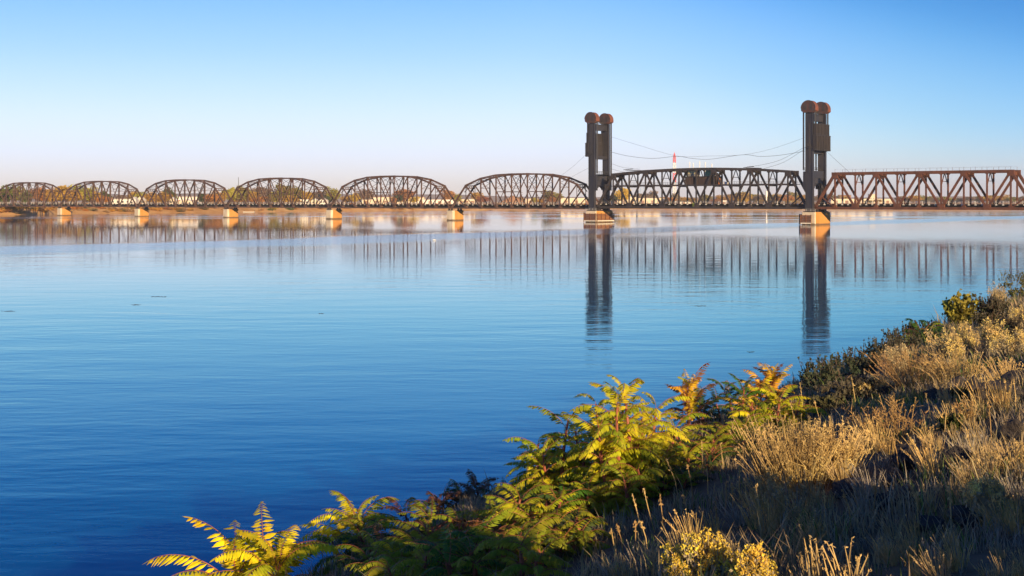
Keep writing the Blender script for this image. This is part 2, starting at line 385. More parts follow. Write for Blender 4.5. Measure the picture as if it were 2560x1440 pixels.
def deck_parts(root, L, zc, ztop, mat, posts, dark=True):
    """floor of a span: stringers, ties and walk boards, floor beams, and the light railing posts"""
    b = MB()
    for y in (-1.5,-.5,.5,1.5): b.box(.3, L-.3, y-.2, y+.2, zc+.1, ztop-.32)
    k = int(L/.75)
    for i in range(k):
        x = .4+(L-.8)*i/(k-1); b.box(x-.13, x+.13, -2.45, 2.45, ztop-.318, ztop-.06)
    b.box(.3, L-.3, -2.62, -2.0, ztop-.056, ztop); b.box(.3, L-.3, 2.0, 2.62, ztop-.056, ztop)
    b.build('deck', M['deck'], root)
    b = MB()
    for y in (-.75,.75): b.box(.2, L-.2, y-.06, y+.06, ztop-.055, ztop+.12)
    b.build('rail', M['wire'], root)
    n = posts
    for y in (-2.58, 2.58):
        b = MB()
        for i in range(n):
            x = 1.2+(L-2.4)*i/(n-1)
            b.box(x-.05, x+.05, y-.05, y+.05, ztop+.004, ztop+1.15); b.box(x-.3, x+.3, y-.16, y+.16, ztop-.27, ztop+.002)
        for z in (.6, 1.1): b.bar((1.2,y,ztop+z),(L-1.2,y,ztop+z), .035)
        b.build('railing', M['pale'], root)

# ---- the six arched spans
AL = 75.3; NP = 9; PW = AL/NP
ZC = 5.35
AH = [0,9.6,12.45,13.75,14.05,14.05,13.75,12.45,9.6,0]
def arched_span(tright):
    root = empty('arched_truss_span', bridge(tright, 0, 0), RZ)   # local x=0 is the LEFT end
    mt = M['brown']
    def Pn(i, y, top): return Vector((i*PW, y, ZC+(AH[i] if top else 0)))
    for y in (-HW, HW):
        MBs = MB()
        for i in range(1,8):
            MBs.bar(Pn(i,y,1), Pn(i+1,y,1), .62, .6)
        for i in range(1,9):
            c = Pn(i,y,1); MBs.box(c.x-.42,c.x+.42,c.y-.33,c.y+.33,c.z-.75,c.z+.315)
        MBs.build('top_chord', mt, root)
        b = MB(); b.box(0, AL, y-.25, y+.25, ZC-.26, ZC+.26)
        for i in range(1,9): c = Pn(i,y,0); b.box(c.x-.55,c.x+.55,y-.29,y+.29,ZC-.3,ZC+1.0)
        b.build('bottom_chord', mt, root)
        for i, j in ((0,1),(9,8)):
            b = MB(); b.bar(Pn(i,y,0), Pn(j,y,1), .62, .58); b.build('end_post', mt, root)
            k = 1 if i==0 else 8; b = MB(); b.bar(Pn(i,y,0).lerp(Pn(j,y,1),.45), Pn(k,y,0), .3, .3); b.build('sub_strut', mt, root)
        for i in (1,8):
            b = MB(); b.bar(Pn(i,y,0), Pn(i,y,1), .2, .2); b.build('hanger', mt, root)
        for i in range(2,8):
            b = MB(); b.bar(Pn(i,y,0), Pn(i,y,1), .46, .42); b.build('vertical_post', mt, root)
        for i, j, wd in ((1,2,.42),(2,3,.4),(3,4,.36),(4,5,.3),(5,4,.3),(6,5,.36),(7,6,.4),(8,7,.42),(4,3,.2),(5,6,.2)):
            b = MB(); b.bar(Pn(i,y,1), Pn(j,y,0), wd, wd*.9); b.build('diagonal', mt, root)
        for i in (3,5):
            b = MB(); b.bar(Pn(i,y,0)+Vector((0,0,6.8)), Pn(i+1,y,0)+Vector((0,0,6.8)), .3, .25); b.build('strut', mt, root)
    for i in (1,8):
        b = MB(); c = ZC+AH[i]; x = i*PW
        lattice(b, (x,-HW,c-.1), (x,HW,c-.1), 1.15, 4, .16)
        s = .7 if i==1 else -.7
        for y in (-HW,HW): b.bar((x-s*1.1,y,c-2.9),(x-s*.3,y-math.copysign(1.7,y),c-1.2), .25, .25)
        b.build('portal_brace', mt, root)
    for i in range(2,8):
        b = MB(); c = ZC+AH[i]; x = i*PW
        b.bar((x,-HW,c-.15),(x,HW,c-.15), .3, .3, (1,0,0)); b.bar((x,-HW,ZC+8.3),(x,HW,ZC+8.3), .16, .16, (1,0,0))
        hh_ = (c-.15-ZC-8.3)
        for k in range(2):
            z0 = ZC+8.3+hh_*k/2; z1 = z0+hh_/2
            b.bar((x,-HW,z0),(x,HW,z1), .13, .13, (1,0,0)); b.bar((x,HW,z0),(x,-HW,z1), .13, .13, (1,0,0))
        b.build('sway_brace', mt, root)
    b = MB()
    for i in range(1,8):
        b.bar(Pn(i,-HW,1)+Vector((0,0,-.1)), Pn(i+1,HW,1)+Vector((0,0,-.1)), .15); b.bar(Pn(i,HW,1)+Vector((0,0,-.1)), Pn(i+1,-HW,1)+Vector((0,0,-.1)), .15)
    b.build('top_bracing', mt, root)
    for i in range(0,10): b = MB(); b.box(max(0,i*PW-.22), min(AL,i*PW+.22), -HW+.26, HW-.26, ZC-.24, ZC+.95); b.build('floor_beam', mt, root)
    deck_parts(root, AL, ZC, ZC+1.45, mt, 28)
    return root
PT = [92.5+76.1*k for k in range(7)]      # T1 tower pier, then the arched-span piers going left
a0 = arched_span(PT[1]-.4)
wh = ['brown arched truss span nearest the lift towers, ending at the left tower', 'brown arched truss span between the two largest bare concrete piers',
      'brown arched truss span third from the lift tower, with green trees behind it', 'brown arched truss span fourth from the lift tower, white-roofed houses behind it',
      'small brown arched truss span second from the left bank', 'farthest and smallest brown arched truss span, landing on the left bank']
for k in range(6):
    o = a0 if k == 0 else copy_tree(a0)
    o.location = bridge(PT[k+1]-.4)
    tag(o, wh[k], 'bridge span', 'arched truss spans of the rail bridge')

# ---- piers of the arched spans
def pier_shaft(L, W, z0, z1, ch, bat):
    """block with a chamfered nose at each end; the right-hand face takes the second, orange material"""
    b = MB()
    def ring(z, g):
        l, w_ = L/2+g, W/2+g
        return [(-l,-w_+ch,z),(-l+ch,-w_,z),(l-ch,-w_,z),(l,-w_+ch,z),(l,w_-ch,z),(l-ch,w_,z),(-l+ch,w_,z),(-l,w_-ch,z)]
    vs = ring(z0,bat)+ring(z1,0)
    for i in range(8):
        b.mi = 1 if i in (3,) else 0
        b.add([vs[i],vs[(i+1)%8],vs[8+(i+1)%8],vs[8+i]], [(0,1,2,3)])
    b.mi = 0; b.add(vs[8:], [tuple(range(8))])
    return b
def small_pier():
    root = empty('concrete_pier', (0,0,0), RZ)
    pier_shaft(4.5, 6.9, -3, 3.75, .7, .12).build('shaft', [M['concrete'],M['orange_side']], root)
    b = pier_shaft(4.7, 7.1, 3.752, 4.25, .7, 0); b.build('cap', [M['concrete'],M['orange_side']], root)
    for x in (-.75,.75):
        for y in (-HW,HW):
            b = MB(); b.box(x-.5,x+.5,y-.5,y+.5,4.252,4.5); b.box(x-.28,x+.28,y-.33,y+.33,4.5,5.06); b.build('bearing', M['black'], root)
    return root
p0 = small_pier()
pl = ['largest bare concrete pier, standing next to the left lift tower', 'bare concrete pier second from the left lift tower', 'bare concrete pier third from the left lift tower',
      'small concrete pier second from the left bank', 'smallest concrete pier, standing closest to the left bank']
for k in range(5):
    o = p0 if k == 0 else copy_tree(p0)
    o.location = bridge(PT[k+1]); tag(o, pl[k], 'bridge pier', 'concrete piers of the arched spans')
o = copy_tree(p0); o.location = bridge(PT[6]); tag(o, 'concrete bridge abutment pier on the left bank under the end of the last span', 'bridge pier')

# ---- tower piers
def tower_pier(full, label, tpos):
    root = empty('tower_pier', bridge(tpos), RZ)
    L, W = 5.2, 11.4
    pier_shaft(L, W, -3, 4.45, .25, .1).build('shaft', [M['concrete'], M['orange_side']], root)
    def planks(x0, x1, y0, y1, face):
        b = MB(); 
        for i in range(5):
            z = .9+i*.54
            if face == 'n': b.box(x0, x1, y0-.30, y0, z, z+.34)
            else: b.box(x1, x1+.30, y0, y1, z, z+.34)
        b.build('fender_plank', M['timber'], root)
        k = 3 if face == 'n' else 5
        for i in range(k):
            b = MB()
            if face == 'n':
                x = x0+(x1-x0)*i/(k-1); b.box(x-.13, x+.13, y0-.46, y0-.302, .1, 3.55)
            else:
                y = y0+(y1-y0)*i/(k-1); b.box(x1+.302, x1+.46, y-.13, y+.13, .1, 3.55)
            b.build('fender_post', M['timber'], root)
        b = MB()
        if face == 'n': b.box(x0, x1, y0-.5, y0-.002, .42, .80)
        else: b.box(x1+.002, x1+.5, y0, y1, .42, .80)
        b.build('waler', M['whitewash'], root)
    if full:
        planks(-L/2-.2, L/2+.1, -W/2-.12, 0, 'n'); planks(0, L/2+.12, -W/2+.1, W/2-.1, 's')
    else: planks(-L/2-.1, 1.2, -W/2-.12, 0, 'n')
    b = MB(); x = -L/2-.14        # fender on the left side
    for i in range(6): b.box(x-.75, x-.02, -W/2+.3, W/2-.3, .5+i*.56, .5+i*.56+.4)
    for i in range(5):
        y = -W/2+.5+i*(W-1)/4; b.box(x-1.0, x-.752, y-.15, y+.15, .1, 3.8)
    b.build('side_fender', M['deck'], root)
    for y in (-4.7,4.7):
        b = MB(); b.box(-1.9,1.9,y-1.0,y+1.0,4.452,4.75); b.build('shoe', M['black'], root)
    for y in (-HW,HW):
        b = MB(); b.box(1.0,2.2,y-.5,y+.5,4.452,5.4); b.build('bearing', M['black'], root)
        b = MB(); b.box(-2.3,-1.5,y-.5,y+.5,4.452,5.05); b.build('bearing', M['black'], root)
    # thin hand rail round the top
    b = MB()
    for z in (.55,1.05): b.bar((-L/2+.15,-W/2+.2,4.45+z),(L/2-.15,-W/2+.2,4.45+z), .05)
    for i in range(4): x = -L/2+.15+i*(L-.3)/3; b.bar((x,-W/2+.2,4.46),(x,-W/2+.2,5.5), .06)
    b.build('railing', M['pale'], root)
    tag(root, label, 'bridge pier')
tower_pier(True, 'concrete pier wrapped in brown timber fenders under the left lift tower', PT[0])
tower_pier(False, 'orange-sided concrete pier with a short timber fender under the right lift tower', 0)

# ---- lift towers. sgn=+1: counterweight to the left of the legs (left tower); -1: to the right
def lift_tower(tpos, sgn, label):
    root = empty('lift_tower', bridge(tpos), RZ)
    mt = M['tower']; TZ = 38.6; ly = 4.7
    for y in (-ly, ly):
        b = MB()
        b.box(-1.22, 1.22, y-.42, y+.42, 4.752, TZ)
        for x in (-1.30, 1.30):                                     # flanges of the box column
            b.box(x-.07, x+.07, y-.62, y+.62, 4.754, TZ-.01)
        for z in range(8, 38, 5): b.box(-1.228, 1.228, y-.46, y+.46, z, z+.12)
        b.build('leg', mt, root)
        # sheave hood: half-round on a short tapered base
        hd = MB(); prof = []
        for k in range(17):
            a_ = math.pi*k/16; prof.append((2.72*math.cos(a_), TZ+1.55+2.72*math.sin(a_)))
        prof += [(-2.72,TZ+.75),(-1.75,TZ+.1),(1.75,TZ+.1),(2.72,TZ+.75)]
        hd.prism(prof, y-1.15, y+1.15)
        hood = hd.build('sheave_hood', M['hood'], root)
        f = MB(); pr = [(x*.98, TZ+1.5+(z-TZ-1.5)*.98) for x,z in prof]
        f.prism(pr, y-1.24, y-1.152); f.build('face_plate', M['hoodface'], hood)
        rim = MB()
        for k in range(16):
            (x0,z0),(x1,z1) = prof[k],prof[k+1]; rim.bar((x0,y-1.26,z0),(x1,y-1.26,z1), .14, .2)
        rim.build('rim', M['hoodface'], hood)
        for x in (-1.0,1.0):
            w_ = MB(); w_.box(x-.55,x+.55,y-1.30,y-1.242,TZ+1.0,TZ+2.9); w_.build('inspection_plate', M['black'], hood)
        # ropes
        for x in (-sgn*2.3*-1, ):
            pass
        r = MB()
        for k in (-.35,0,.35): r.bar((sgn*2.35,y+k,19),(sgn*2.35,y+k,TZ+1), .17)
        r.build('hoist_rope', M['wire'], root)
        r = MB()
        for k in (-.35,0,.35): r.bar((-sgn*2.12,y+k,34.901),(-sgn*2.12,y+k,TZ+1), .17)
        r.build('counterweight_rope', M['wire'], root)
    b = MB(); b.box(-.55,.55,-ly+.43,ly-.43,36.0,38.1); b.box(-.75,.75,-ly+.63,ly-.63,38.102,38.25); b.box(-.75,.75,-ly+.63,ly-.63,35.85,35.998)
    b.build('top_beam', mt, root)
    b = MB()
    for x in (-.6,.6):
        for z in (.5,1.0): b.bar((x,-ly+1.3,38.25+z),(x,ly-1.3,38.25+z), .06)
        for k in range(8): y = -ly+1.3+k*(2*ly-2.6)/7; b.bar((x,y,38.25),(x,y,39.3), .07)
    b.build('top_railing', M['wire'], root)
    # counterweight
    x0 = -sgn*2.12; b = MB()
    b.box(x0-.45,x0+.45,-5.05,5.05,31.0,34.9)
    b.box(x0-.68,x0+.68,-5.45,5.45,25.6,30.998)
    for i in range(9):
        y = -4.9+i*9.8/8
        b.box(x0-sgn*.682-(.20 if sgn>0 else 0), x0-sgn*.682+(0 if sgn>0 else .20), y-.16, y+.16, 25.7, 30.8)
        b.box(x0-sgn*.452-(.16 if sgn>0 else 0), x0-sgn*.452+(0 if sgn>0 else .16), y*.9-.13, y*.9+.13, 31.1, 34.8)
    b.build('counterweight', M['weight'], root)
    b = MB()
    for i in range(5):
        y = -4.3+i*2.15
        b.box(x0-sgn*.684-(.03 if sgn>0 else 0), x0-sgn*.684+(0 if sgn>0 else .03), y-.35, y+.35, 26.2, 30.4)
    b.build('weight_panel', M['black'], root)
    b = MB()
    for z in (25.9,30.7): b.box(x0-.74,x0+.74,-5.52,5.52,z,z+.16)
    for z in (31.3,34.6): b.box(x0-.52,x0+.52,-5.12,5.12,z,z+.14)
    b.build('weight_band', M['tower'], root)
    b = MB(); b.box(-.5,.5,-ly+.43,ly-.43,24.6,25.9); b.build('mid_beam', mt, root)
    # portal over the track
    b = MB(); b.box(-1.0,1.0,-ly+.64,ly-.64,16.2,18.6); b.build('portal_beam', mt, root)
    b = MB(); b.box(-.8,.8,-ly+.64,-2.4,12.6,16.198); b.box(-.8,.8,2.4,ly-.64,12.6,16.198); b.box(-.7,.7,-2.398,2.398,14.4,16.198)
    b.bar((0,-2.4,13.0),(0,0,14.5),.5,.8,(1,0,0)); b.bar((0,2.4,13.0),(0,0,14.5),.5,.8,(1,0,0))
    b.build('portal_plate', mt, root)
    b = MB(); b.box(sgn*1.4-1.5, sgn*1.4+1.5, -ly+.8, ly-.8, 18.602, 18.72); b.build('platform', M['deck'], root)
    b = MB()
    for y in (-ly+.9, ly-.9):
        for z in (.55,1.1): b.bar((sgn*1.4-1.45,y,18.72+z),(sgn*1.4+1.45,y,18.72+z), .06)
        for k in range(4): x = sgn*1.4-1.45+k*.966; b.bar((x,y,18.72),(x,y,19.85), .07)
    for x in (sgn*1.4-1.45, sgn*1.4+1.45):
        for z in (.55,1.1): b.bar((x,-ly+.9,18.72+z),(x,ly-.9,18.72+z), .06)
        for k in range(8): y = -ly+.9+k*(2*ly-1.8)/7; b.bar((x,y,18.72),(x,y,19.85), .07)
    b.build('platform_railing', M['wire'], root)
    # guide box on the lift-span side and lower struts
    for y in (-ly, ly):
        b = MB(); b.box(sgn*1.38 if sgn>0 else -2.3, 2.3 if sgn>0 else -1.38, y-.5, y+.5, 12.4, 18.4); b.build('guide_box', mt, root)
        b = MB(); s2 = 1 if y>0 else -1
        b.bar((0,y-s2*.4,12.6),(0,y-s2*.4-s2*1.2,5.0), .35, .5); b.build('knee_strut', mt, root)
    b = MB(); lx = -1.55*1.0
    for dx in (-.25,.25): b.bar((dx,-ly-.72,18),(dx,-ly-.72,35), .06)
    for k in range(34): b.bar((-.25,-ly-.72,18.3+k*.5),(.25,-ly-.72,18.3+k*.5), .04)
    b.build('ladder', M['wire'], root)
    b = MB(); b.box(-.9,.9,-ly-1.5,-ly-.63,27.0,27.12)
    for z in (.5,1.0): b.bar((-.9,-ly-1.45,27.1+z),(.9,-ly-1.45,27.1+z), .06)
    for x in (-.9,-.3,.3,.9): b.bar((x,-ly-1.45,27.1),(x,-ly-1.45,28.15), .06)
    b.bar((-1.3,-ly-1.0,26.6),(1.3,-ly-1.0,26.6), .18); b.build('wire_bracket', M['wire'], root)
    tag(root, label, 'lift tower', 'towers of the lift bridge')
lift_tower(PT[0], 1, 'black lift tower at the left end of the lift span, counterweight behind its legs')
lift_tower(0, -1, 'black lift tower beside the rusty span, ribbed counterweight hanging in front')

# ---- generic Warren truss for lift span and right span
def warren(name, tleft, np_, pw, heights, zc, mt, wd, label):
    root = empty(name, bridge(tleft), RZ)
    L = np_*pw
    def Pn(i, y, top): return Vector((i*pw, y, zc+(heights[i] if top else 0)))
    for y in (-HW, HW):
        b = MB()
        for i in range(1, np_-1): b.bar(Pn(i,y,1), Pn(i+1,y,1), wd*1.15, wd*1.05)
        for i in range(1, np_):
            c = Pn(i,y,1); k = 1.0 if i%2 else .5
            b.box(c.x-k*1.05,c.x+k*1.05,y-wd*.56,y+wd*.56,c.z-k*1.5,c.z+wd*.55)
        b.build('top_chord', mt, root)
        b = MB(); b.box(0, L, y-wd*.5, y+wd*.5, zc-wd*.55, zc+wd*.55)
        for i in range(1, np_):
            k = 1.15 if i%2==0 else .6; b.box(i*pw-k,i*pw+k,y-wd*.54,y+wd*.54,zc-wd*.58,zc+(1.35 if i%2==0 else .95))
        b.build('bottom_chord', mt, root)
        for i, j in ((0,1),(np_,np_-1)):
            b = MB(); b.bar(Pn(i,y,0), Pn(j,y,1), wd*1.1, wd); b.build('end_post', mt, root)
            b = MB(); b.bar(Pn(i,y,0).lerp(Pn(j,y,1),.33), Pn(j,y,0), wd*.5, wd*.5); b.build('sub_strut', mt, root)
        for i in range(1, np_):
            b = MB(); b.bar(Pn(i,y,0), Pn(i,y,1), wd*.62, wd*.6); b.build('vertical_post', mt, root)
        for i in range(1, np_-1):
            b = MB()
            if i%2: b.bar(Pn(i,y,1), Pn(i+1,y,0), wd*.85, wd*.75)
            else: b.bar(Pn(i,y,0), Pn(i+1,y,1), wd*.85, wd*.75)
            b.build('diagonal', mt, root)
    for i in range(1, np_):
        b = MB(); c = zc+heights[i]; x = i*pw
        if i%2:
            b.box(x-.18,x+.18,-HW+.4,HW-.4,c-1.15,c-.1)
            for y in (-1,1): b.bar((x,y*(HW-.3),c-2.4),(x,y*(HW-1.9),c-1.1), .25,.25)
        else:
            b.bar((x,-HW,c-.2),(x,HW,c-.2), .35,.35,(1,0,0))
            zb = c-4.3
            for y in (-1,1): b.bar((x,y*.15,c-.3),(x,y*(HW-.25),zb), .24,.24,(1,0,0))
            b.bar((x,-HW*.62,c-3.0),(x,HW*.62,c-3.0), .2,.2,(1,0,0))
        b.build('sway_brace', mt, root)
    b = MB()
    for i in range(1, np_-1):
        b.bar(Pn(i,-HW,1)+Vector((0,0,-.1)), Pn(i+1,HW,1)+Vector((0,0,-.1)), .2); b.bar(Pn(i,HW,1)+Vector((0,0,-.1)), Pn(i+1,-HW,1)+Vector((0,0,-.1)), .2)
    b.build('top_bracing', mt, root)
    for i in range(np_+1): b = MB(); b.box(max(0,i*pw-.25), min(L,i*pw+.25), -HW+.5, HW-.5, zc-.3, zc+.8); b.build('floor_beam', mt, root)
    deck_parts(root, L, zc, zc+1.3, mt, 34)
    tag(root, label, 'bridge span')
    return root, L
hts = [0,12.7,13.25,13.75,14.0,14.2,14.25,14.2,14.0,13.75,13.25,12.7,0]
ls, LL = warren('lift_span', 91.2, 12, 7.45, hts, 5.85, M['black'], .72, 'black lift span with a boarded machinery house, hanging between the two lift towers')
# walkway halfway up
b = MB(); b.box(4.5, LL-4.5, -.8, .8, 14.0, 14.2)
for y in (-HW+.1, HW-.1): b.box(7.5, LL-7.5, y-.17, y+.17, 13.85, 14.4)
for i in range(1,12):
    if i not in (6,): b.box(i*7.45-.13, i*7.45+.13, -HW+.3, HW-.3, 13.5, 13.998)
b.build('walkway', M['black'], ls)
for y in (-.75,.75):
    b = MB()
    for k in range(44):
        x = 5+k*(LL-10)/43
        if not 39 < x < 52.5: b.bar((x,y,14.2),(x,y,15.3), .06)
    for z in (.55,1.1):
        b.bar((5,y,14.2+z),(39,y,14.2+z), .05); b.bar((52.5,y,14.2+z),(LL-5,y,14.2+z), .05)
    b.build('walkway_railing', M['wire'], ls)
hs = MB(); hs.box(39.5, 52.2, -2.35, 2.35, 13.9, 17.2)
for i in range(26): x = 39.7+i*.49; hs.box(x, x+.08, -2.40, -2.352, 13.95, 17.1)
house = hs.build('machinery_house', M['wood'], ls)
b = MB(); b.box(39.2, 52.5, -2.6, 2.6, 17.202, 17.4); b.build('roof', M['deck'], house)
b = MB(); b.box(40.2, 43.6, -1.6, 1.6, 17.402, 19.6); cab = b.build('operator_cab', M['cabwall'], ls)
b = MB(); b.box(39.9, 43.9, -1.9, 1.9, 19.602, 19.75); b.build('roof', M['deck'], cab)
for x in (40.4,41.5,42.6):
    b = MB(); b.box(x, x+.85, -1.66, -1.602, 18.3, 19.4); b.build('window', M['amberglass'], cab)
b = MB(); b.box(47.6, 50.4, -1.2, 1.2, 17.402, 19.2); b.tube([(48,-1.0,19.2),(50,-1.0,19.2)], .4, 8); b.build('engine_cover', M['greenpaint'], ls)
b = MB(); b.box(50.9, 52.0, -1.3, .6, 17.402, 18.6); b.tube([(51.4,-.4,18.6),(51.4,-.4,19.9)], .22, 7); b.tube([(51.4,-.4,19.6),(51.4,-.9,19.7)], [.3,.45], 8); b.build('floodlight', M['cabwall'], ls)
b = MB(); b.tube([(53.4,-1.2,14.25),(53.4,-1.2,16.4)], .38, 9); b.tube([(53.4,-1.2,16.4),(53.4,-1.2,16.7)], [.38,.1], 9); b.build('gas_cylinder', M['orangepaint'], ls)
b = MB(); b.box(55.0, 56.4, -1.0, .2, 14.25, 15.2); b.build('locker', M['whitewall'], ls)
for x, zt in ((39.9,23.0),(41.4,22.6),(44.2,23.1),(46.6,22.8),(49.4,22.1)):
    b = MB(); b.tube([(x,.3,17.4),(x,.3,zt-.9),(x,.3,zt)], [.10,.10,.05], 6); b.tube([(x,.3,zt-1.3),(x,.3,zt-.2)], .17, 6); b.bar((x-.5,.3,zt-1.6),(x+.5,.3,zt-1.6), .09); b.build('antenna', M['white'], ls)
for x in (14.9, 67.0):
    b = MB(); c = 5.85+13.7; b.box(x-1.6,x+1.6,-HW-.1,HW+.1,c+.46,c+.62); b.bar((x-2.6,-HW,c+.7),(x+1.6,-HW,c+1.0), .2); b.build('wire_platform', M['black'], ls)
hts = [0]+[11.75]*9+[0]
rs_, RL = warren('rusty_truss_span', -1.1, 10, 7.39, hts, 5.85, M['rust'], .78, 'rust brown flat-topped truss span reaching the right edge, next to the right lift tower')
for y in (-HW,HW):
    b = MB()
    for k in range(17): x = 7.4+k*(RL-14.8)/16; b.bar((x,y,18.0),(x,y,19.1), .06)
    b.bar((7.4,y,19.05),(RL-7.4,y,19.05), .02); b.build('top_handrail', M['rust'], rs_)
o = copy_tree(p0); o.location = bridge(-75.8); tag(o, 'concrete pier under the right end of the rusty truss span', 'bridge pier')

# ---- wires between and around the towers
def catmull(pts, n=10):
    out = []
    P = [pts[0]*2-pts[1]]+pts+[pts[-1]*2-pts[-2]]
    for i in range(1, len(P)-2):
        for k in range(n):
            u = k/n; a,b_,c,d = P[i-1],P[i],P[i+1],P[i+2]
            out.append(.5*((2*b_)+(c-a)*u+(2*a-5*b_+4*c-d)*u*u+(3*b_-a-3*c+d)*u**3))
    out.append(pts[-1]); return out
def wire(label, px, r=.055, off=-4.7):
    pts = [on_axis(x,y)+NV*0 for x,y in px]
    b = MB(); b.tube(catmull(pts, 8), r, 4)
    tag(b.build('overhead_wire', M['wire']), label, 'wire')
wire('thin uppermost wire dipping between the two lift towers', [(1528,342),(1600,364),(1693,390),(1770,390),(1857,387),(1930,372),(2012,344)], .035)
wire('heavier wire hung in three sags between the two lift towers', [(1528,380),(1570,390),(1630,396),(1693,391),(1730,396),(1775,398),(1857,387),(1900,391),(1950,388),(2012,378)], .06)
wire('wire dropping from the left lift tower to the top of the lift span', [(1528,409),(1560,419),(1600,423)], .04)
wire('short lower wire from the left lift tower to the lift span top chord', [(1528,422),(1545,427),(1565,431)], .04)
wire('wire sweeping from the right lift tower down to the platform on the lift span', [(2012,368),(1950,400),(1900,413),(1868,417)], .05)
wire('lower wire curving from the right lift tower to the lift span top chord', [(2012,372),(1960,405),(1905,423)], .05)
wire('long guy wire from the left lift tower down to the nearest arched span', [(1468,383),(1435,414),(1400,441)], .04)
wire('short guy wire from the left lift tower to the nearest arched span', [(1474,419),(1450,431),(1425,445)], .04)
wire('single guy wire from the right lift tower down to the rusty span', [(2066,378),(2095,405),(2124,431)], .04)
# small plant growing on the lift span
def leaf_cloud(b, blobs, n, size, rng, flat=.0):
    """leaf cards through the volume of several ellipsoids"""
    tot = sum(q[3]*q[4]*q[5] for q in blobs)
    for (x,y,z,rx,ry,rz) in blobs:
        for _ in range(max(6,int(n*rx*ry*rz/tot))):
            v = Vector((rng.gauss(0,1),rng.gauss(0,1),rng.gauss(0,1))).normalized()*(rng.random()**.45)
            c = Vector((x+v.x*rx,y+v.y*ry,z+v.z*rz)); s = size*rng.uniform(.55,1.25)
            a = Vector((rng.gauss(0,1),rng.gauss(0,1),rng.gauss(0,1)-flat)).normalized(); u = a.orthogonal().normalized(); w_ = a.cross(u)
            th = rng.random()*6.3; uu = u*math.cos(th)+w_*math.sin(th); vv = w_*math.cos(th)-u*math.sin(th)
            b.add([c-uu*s*.5, c+vv*s*.32+a*s*.1, c+uu*s*.5, c-vv*s*.32-a*s*.05], [(0,1,2,3)])
rng = random.Random(3)
b = MB(); leaf_cloud(b, [(0,0,.7,.9,.5,.8),(.9,0,.9,.6,.5,.7),(-.5,0,1.3,.4,.3,.6)], 160, .3, rng)
o = b.build('weed_plant', M['shrub']); o.location = bridge(91.2-44.0, -HW-.2, 6.15); o.color = (.22,.32,.05,1)
tag(o, 'small yellow-green weed growing on the lower edge of the lift span', 'weed')

# ------------------------------------------------------------------ far shore: where a thing stands, told by the span it shows behind
def behind(px):
    for lim, s in ((162,'the leftmost arched span'),(362,'the second arched span from the left'),(588,'the third arched span from the left'),(845,'the fourth arched span from the left'),
                   (1142,'the fifth arched span from the left'),(1500,'the arched span next to the lift tower'),(1770,'the left half of the lift span'),(2045,'the right half of the lift span'),(2300,'the left half of the rusty span')):
        if px < lim: return s
    return 'the right half of the rusty span'
def land(px, Z):
    return far_z(Z - shore_z(px))
# tree prototypes
TREES = []
for k in range(7):
    rng = random.Random(40+k); b = MB(); blobs = []
    nb = rng.randint(7,10)
    for i in range(nb):
        a = rng.random()*6.28; rr = rng.uniform(.05,.30); z = rng.uniform(.34,.86)
        q = rng.uniform(.13,.22)*(1.15-.5*abs(z-.55)); blobs.append((rr*math.cos(a),rr*math.sin(a),z,q,q,q*.85))
    blobs.append((0,0,.55,.30,.30,.34))
    leaf_cloud(b, blobs, 1500, .09, rng)
    cm = b.mesh('crown', M['crown'])
    b = MB(); b.tube([(0,0,-.03),(.01,0,.25),(.0,.01,.55),(.02,0,.8)], [.035,.027,.018,.008], 6)
    for i in range(4):
        a = i*1.6+rng.random(); b.tube([(0,0,.28+.06*i),(.14*math.cos(a),.14*math.sin(a),.5+.07*i)], [.014,.005], 4)
    TREES.append((cm, b.mesh('trunk', M['bark'])))
COL = {'golden':(.60,.39,.07),'green':(.17,.24,.05),'olive':(.36,.32,.07),'orange':(.55,.27,.075),'dark green':(.09,.13,.05),'grey-brown':(.34,.26,.18),
       'yellow':(.74,.54,.05),'red-brown':(.42,.15,.06),'yellow-green':(.46,.43,.06)}
def far_tree(px, ytop, width, c, Zoff, k):
    Z = shore_z(px)+Zoff; x = (px-CX)/F*Z; zb = land(px,Z)-.2
    h = EYE+(HY-ytop)/F*Z - zb; wd = width/F*Z
    o = empty('autumn_tree' if c not in ('dark green','green') else 'green_tree', (x,Z,zb), k*1.3)
    cm, tm = TREES[k%7]; cr = link('crown', cm, o); tr = link('trunk', tm, o)
    s = wd/.70*1.18; o.scale = (s,s,h/.97)
    cc = COL[c]; j = random.uniform(.85,1.15); cr.color = (cc[0]*j, cc[1]*j*random.uniform(.95,1.05), cc[2], 1)
    return o
def describe(ytop, width):
    s = 'tall' if ytop < 470 else ('low' if ytop > 490 else 'mid-height')
    return ('broad ' if width > 42 else 'narrow ' if width < 18 else '') + s
